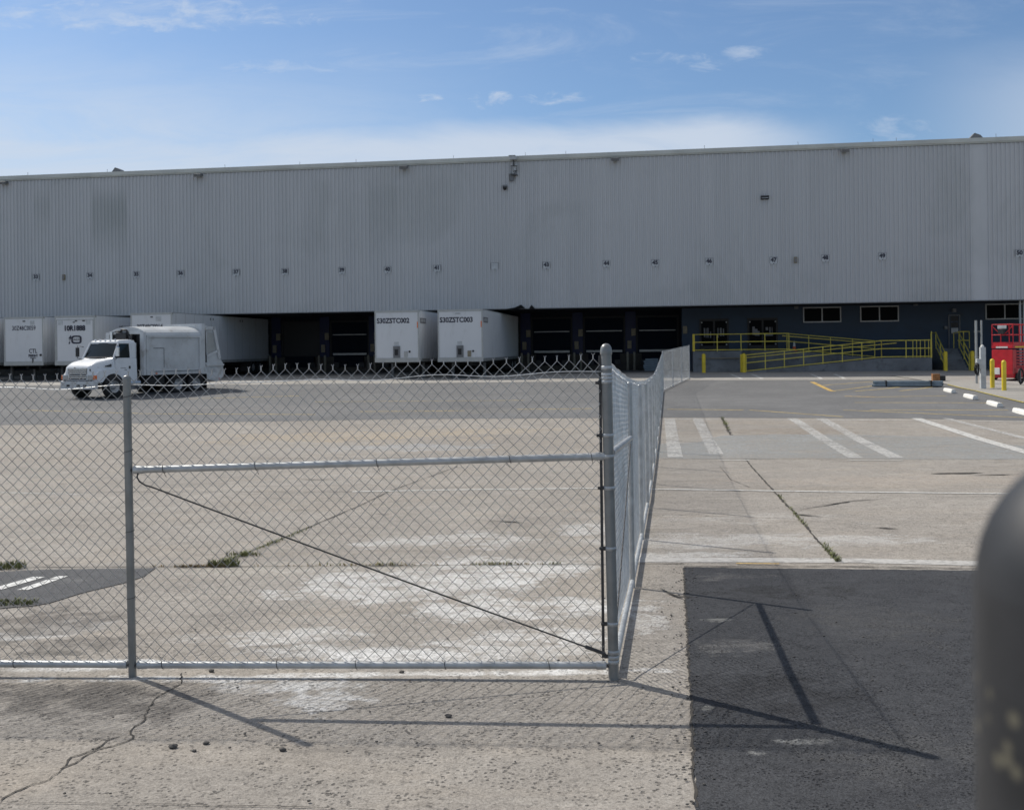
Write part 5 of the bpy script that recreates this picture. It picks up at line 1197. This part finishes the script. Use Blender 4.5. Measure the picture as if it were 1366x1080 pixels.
# corner post
c = MB(); hC = 1.885; leanC = Vector((-.012, 0, 1)) * hC
c.cyl((0, 0, -.1), leanC, .0302, 28, .0302); cp = c.build('corner_post', M['postpaint'], ff)
c = MB(); t0 = leanC + Vector((0, 0, -.035)); c.lathe([(.0335, 0), (.0345, .01), (.0335, .022), (.0325, .03), (.030, .042), (.022, .055), (.012, .062), (0, .064)], 28, t0); c.build('dome_cap', M['postpaint'], cp)
# line posts (left)
def lpost(parent, base, h, r=.0228, lean_=-.008, zb=-.1, mat='postpaint', cap=True):
    c = MB(); tp_ = base + Vector((lean_ * h, 0, h)); c.cyl(base + Vector((0, 0, zb)), tp_, r, 20); 
    if cap: c.lathe([(r * 1.02, 0), (r * 1.05, .012), (r * .8, .022), (0, .028)], 20, tp_)
    return c.build('line_post', M[mat], parent)
lpost(ff, Lx.copy(), 1.735); lpost(ff, l2.copy(), 1.72)
zA, zB_ = .075, .062
back = Vector((-uL.y, uL.x, 0));
if back.y < 0: back = -back
off = back * -.027                 # mesh hangs on the camera side of the posts? it sits on the far side
# mesh: from l2 to corner
def pxz(px, py, Y=5.93): return at(px, py, Y).z
tops = [(0.0, 1.710), (.5, 1.757), (1.0, 1.824)]
def ztop(t):
    for (a, za), (b, zb) in zip(tops, tops[1:]):
        if t <= b + 1e-6: return za + (zb - za) * (t - a) / (b - a) + .006 * math.sin(t * 40) - .0
    return tops[-1][1]
P0 = l2 + back * .028; P1 = -0.055 * Vector((1, 0, 0)) + back * .004
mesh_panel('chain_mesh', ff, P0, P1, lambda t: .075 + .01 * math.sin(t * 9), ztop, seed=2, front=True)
c = MB(); tbx = Vector((-.058, .004, 0)); c.box(tbx.x - .008, tbx.x + .008, tbx.y - .003, tbx.y + .003, .13, 1.845); c.build('tension_bar', M['darkmetal'], ff)
# rails
def zl(pxy, Y): return at(*pxy, Y).z
railL = Lx + Vector((.026, 0, 1.206)); railR = Vector((-.040, 0, 1.270))
c = MB(); c.cyl(railL, railR, .0205, 24, smooth=True); mr = c.build('mid_rail', M['galv'], ff)
bL = Lx + Vector((.035, 0, .062)); bR = Vector((-.050, 0, .078))
c = MB(); c.cyl(bL, bR, .0205, 24); br = c.build('bottom_rail', M['galv'], ff)
c = MB(); c.cyl(l2 + Vector((.03, 0, .06)), Lx + Vector((-.035, 0, .066)), .0205, 24); br2 = c.build('bottom_rail', M['galv'], ff)
# rail end cups
for p, q in ((railL, 1), (railR, -1), (bL, 1), (bR, -1), (Lx + Vector((-.035, 0, .066)), -1)):
    c = MB(); c.cyl(p + Vector((q * .05, 0, 0)), p - Vector((q * .004, 0, 0)), .0238, 20); c.box(p.x - .022 if q > 0 else p.x + .002, p.x - .002 if q > 0 else p.x + .022, -.004 + p.y, .004 + p.y, p.z - .014, p.z + .014); c.build('rail_end_cup', M['galv'], ff)
    c = MB(); c.cyl(p + Vector((-q * .016, -.016, 0)), p + Vector((-q * .016, .016, 0)), .007, 8); c.build('bolt', M['darkmetal'], ff)
# couplings on the bottom rail
for t in (.38, .62): q = bL.lerp(bR, t); c = MB(); c.cyl(q, q + Vector((.012, 0, 0)), .0222, 20); c.build('rail_coupling', M['galv'], br)
# truss rods
def sag(a, b, dz, n=12): return [a.lerp(b, i / n) + Vector((0, 0, -dz * 4 * (i / n) * (1 - i / n))) for i in range(n + 1)]
a_ = Lx + Vector((.045, 0, 1.175)); b_ = Vector((-.045, -.012, .145))
pts = [Lx + Vector((.05, -.012, 1.188)), Lx + Vector((.047, -.02, 1.165)), Lx + Vector((.06, -.02, 1.14)), Lx + Vector((.095, -.02, 1.118))]
pts += sag(Lx + Vector((.14, -.02, 1.104)), b_, .006)
c = MB(); c.tube(pts, .0046, 8); rod = c.build('truss_rod', M['darkmetal'], ff)
d = (Lx + Vector((.14, 0, 1.10)) - b_).normalized(); c = MB(); c.cyl(b_ + d * .005, b_ + d * .125, .0105, 10); c.build('rod_tightener', M['darkmetal'], rod)
# top tension wire
c = MB(); pts = []
for i in range(81):
    t = i / 80; q = P0.lerp(Vector((-.03, 0, 0)), t); pts.append(Vector((q.x, q.y - .004, ztop(t) - .050 + .005 * math.sin(t * 55) - .02 * t)))
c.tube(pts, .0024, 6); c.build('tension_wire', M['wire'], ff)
# bands and bolts on the corner post
random.seed(5)
for z in (1.775, 1.735, 1.715, 1.695, 1.39, 1.27, 1.09, .745, .315, .155, .125, .10):
    c = MB(); q = Vector((-.012 * z, 0, z)); c.lathe([(.0305, -.011), (.0325, -.010), (.0325, .010), (.0305, .011)], 24, q)
    bb = c.build('tension_band', M['galv'], cp)
for z in (1.69, 1.39, 1.27, 1.09, .745, .315, .13):
    c = MB(); q = Vector((-.012 * z, 0, z)); c.box(q.x - .052, q.x - .029, -.005, .005, z - .011, z + .011); c.cyl(q + Vector((-.066, -.002, 0)), q + Vector((-.046, -.002, 0)), .009, 8); c.build('band_bolt', M['darkmetal'], cp)
# wire ties
c = MB()
for t in (.06, .26, .52, .80, .97): tie(c, railL.lerp(railR, t), (1, 0, 0))
for t in (.05, .30, .47, .66, .88): tie(c, bL.lerp(bR, t), (1, 0, 0), tail=-.04)
for t in (.3, .75): tie(c, (l2 + Vector((.03, 0, .06))).lerp(Lx + Vector((-.035, 0, .066)), t), (1, 0, 0), tail=-.03)
c.build('wire_tie', M['darkmetal'], ff)
c = MB()
for z in (.44, .83, 1.30, 1.62): tie(c, Lx + Vector((-.008 * z, 0, z)), (0, 0, 1), .026, .03)
c.build('wire_tie', M['darkmetal'], ff)

# right-hand run going back towards the building
rf = thing('chain_link_fence', 'long chain link fence run receding from the corner post towards the ramp', 'fence', (cornerB.x, cornerB.y, 0))
RS = Vector((6.14, 39.74, 0)); uR = RS.normalized(); nb = 14; bl = RS.length / nb
perp = Vector((-uR.y, uR.x, 0))
posts = [uR * bl * i for i in range(nb + 1)]
turn = posts[-1]; RT = Vector((2.7, 8.8, 0)); uT = RT.normalized()
posts2 = [turn + RT * (i / 3) for i in range(4)]
def gz_(q): return zg(q.y + O.y)
def fpost(q, h=1.72, r=.0228):
    c = MB(); z = gz_(q); c.cyl(q + Vector((0, 0, z - .1)), q + Vector((-.008, 0, z + h)), r, 12); c.lathe([(r * 1.05, 0), (r, .015), (0, .025)], 12, q + Vector((-.008, 0, z + h))); return c.build('line_post', M['galv'], rf)
for i, q in enumerate(posts[1:]): fpost(q, 1.78 if i == nb - 1 else 1.72, .03 if i == nb - 1 else .0228)
for i, q in enumerate(posts2[1:]): fpost(q, 1.80 if i == 2 else 1.72)
def span(a, b, sides, r, tw, seed, first_=False, top0=1.77, top1=1.77):
    a2 = a + uR * .045 if first_ else a
    la = lambda t: gz_(a2.lerp(b, t))
    u_ = (b - a2).normalized(); pr = Vector((-u_.y, u_.x, 0)) * .026
    return mesh_panel('chain_mesh', rf, a2 + pr, b + pr, lambda t: la(t) + .075, lambda t: la(t) + top0 + (top1 - top0) * t, r, sides, tw, .002, seed)
for i in range(nb):
    span(posts[i], posts[i + 1], 5 if i < 2 else 3, (.0021 if i < 3 else .0019), i < 5, 20 + i, i == 0, 1.80 if i == 0 else 1.75, 1.75)
for i in range(3): span(posts2[i], posts2[i + 1], 3, .0020, True, 50 + i)
for i in range(nb):
    a, b = posts[i], posts[i + 1]; c = MB(); c.cyl(a + uR * .05 + Vector((0, 0, gz_(a) + .06)), b - uR * .04 + Vector((0, 0, gz_(b) + .06)), .0205, 12); c.build('bottom_rail', M['galv'], rf)
for i in range(3):
    a, b = posts2[i], posts2[i + 1]; c = MB(); c.cyl(a + uT * .03 + Vector((0, 0, gz_(a) + .06)), b - uT * .03 + Vector((0, 0, gz_(b) + .06)), .0205, 10); c.build('bottom_rail', M['galv'], rf)
c = MB(); c.cyl(posts[0] + uR * .05 + Vector((0, 0, 1.285)), posts[1] - uR * .03 + Vector((0, 0, gz_(posts[1]) + 1.27)), .0205, 20); c.build('mid_rail', M['galv'], rf)
c = MB(); c.tube(sag(posts[1] - uR * .06 + Vector((0, 0, gz_(posts[1]) + 1.22)), posts[0] + uR * .05 + Vector((0, 0, .14)), .006), .0046, 8); c.build('truss_rod', M['darkmetal'], rf)
c = MB(); pts = [Vector((0, 0, 1.755))] + [q + perp * .028 + Vector((0, 0, gz_(q) + 1.70)) for q in posts[1:]] + [q + Vector((0, 0, gz_(q) + 1.72)) for q in posts2[1:]]
P_ = []
for a, b in zip(pts, pts[1:]):
    for k in range(4): P_.append(a.lerp(b, k / 4))
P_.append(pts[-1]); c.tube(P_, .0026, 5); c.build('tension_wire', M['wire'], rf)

# ------------------------------------------------------------------ dark post right beside the lens
m, nt, b = newmat('black_worn_post_paint'); v = objco(nt)
n1_ = noise(nt, v, 26, 5, .6); n2_ = noise(nt, v, 9, 6, .6, .4)
vo = N(nt, 'ShaderNodeTexVoronoi'); nt.links.new(v, vo.inputs['Vector']); vo.inputs['Scale'].default_value = 85
sp_ = mathn(nt, 'MULTIPLY', mapr(nt, vo.outputs['Distance'], .36, .14), mapr(nt, n2_, .52, .60))
col = mixc(nt, mapr(nt, n1_, .3, .7), (0.012, 0.013, 0.015), (0.024, 0.025, 0.028)); col = mixc(nt, sp_, col, (0.105, 0.097, 0.070))
nt.links.new(col, b.inputs['Base Color']); b.inputs['Roughness'].default_value = .55; M['nearpost'] = m
np_ = thing('steel_post', 'out of focus black round topped post with yellowish flecks at the lower right corner', 'post', (.2412, .40, -.002))
c = MB(); c.cyl((0, 0, -.1), (0, 0, 1.790), .057, 48, caps=False); c.lathe([(.057, 1.790)] + [(.057 * math.cos(a), 1.790 + .060 * math.sin(a)) for a in [PI / 2 * k / 10 for k in range(1, 11)]], 48); c.build('post_tube', M['nearpost'], np_)
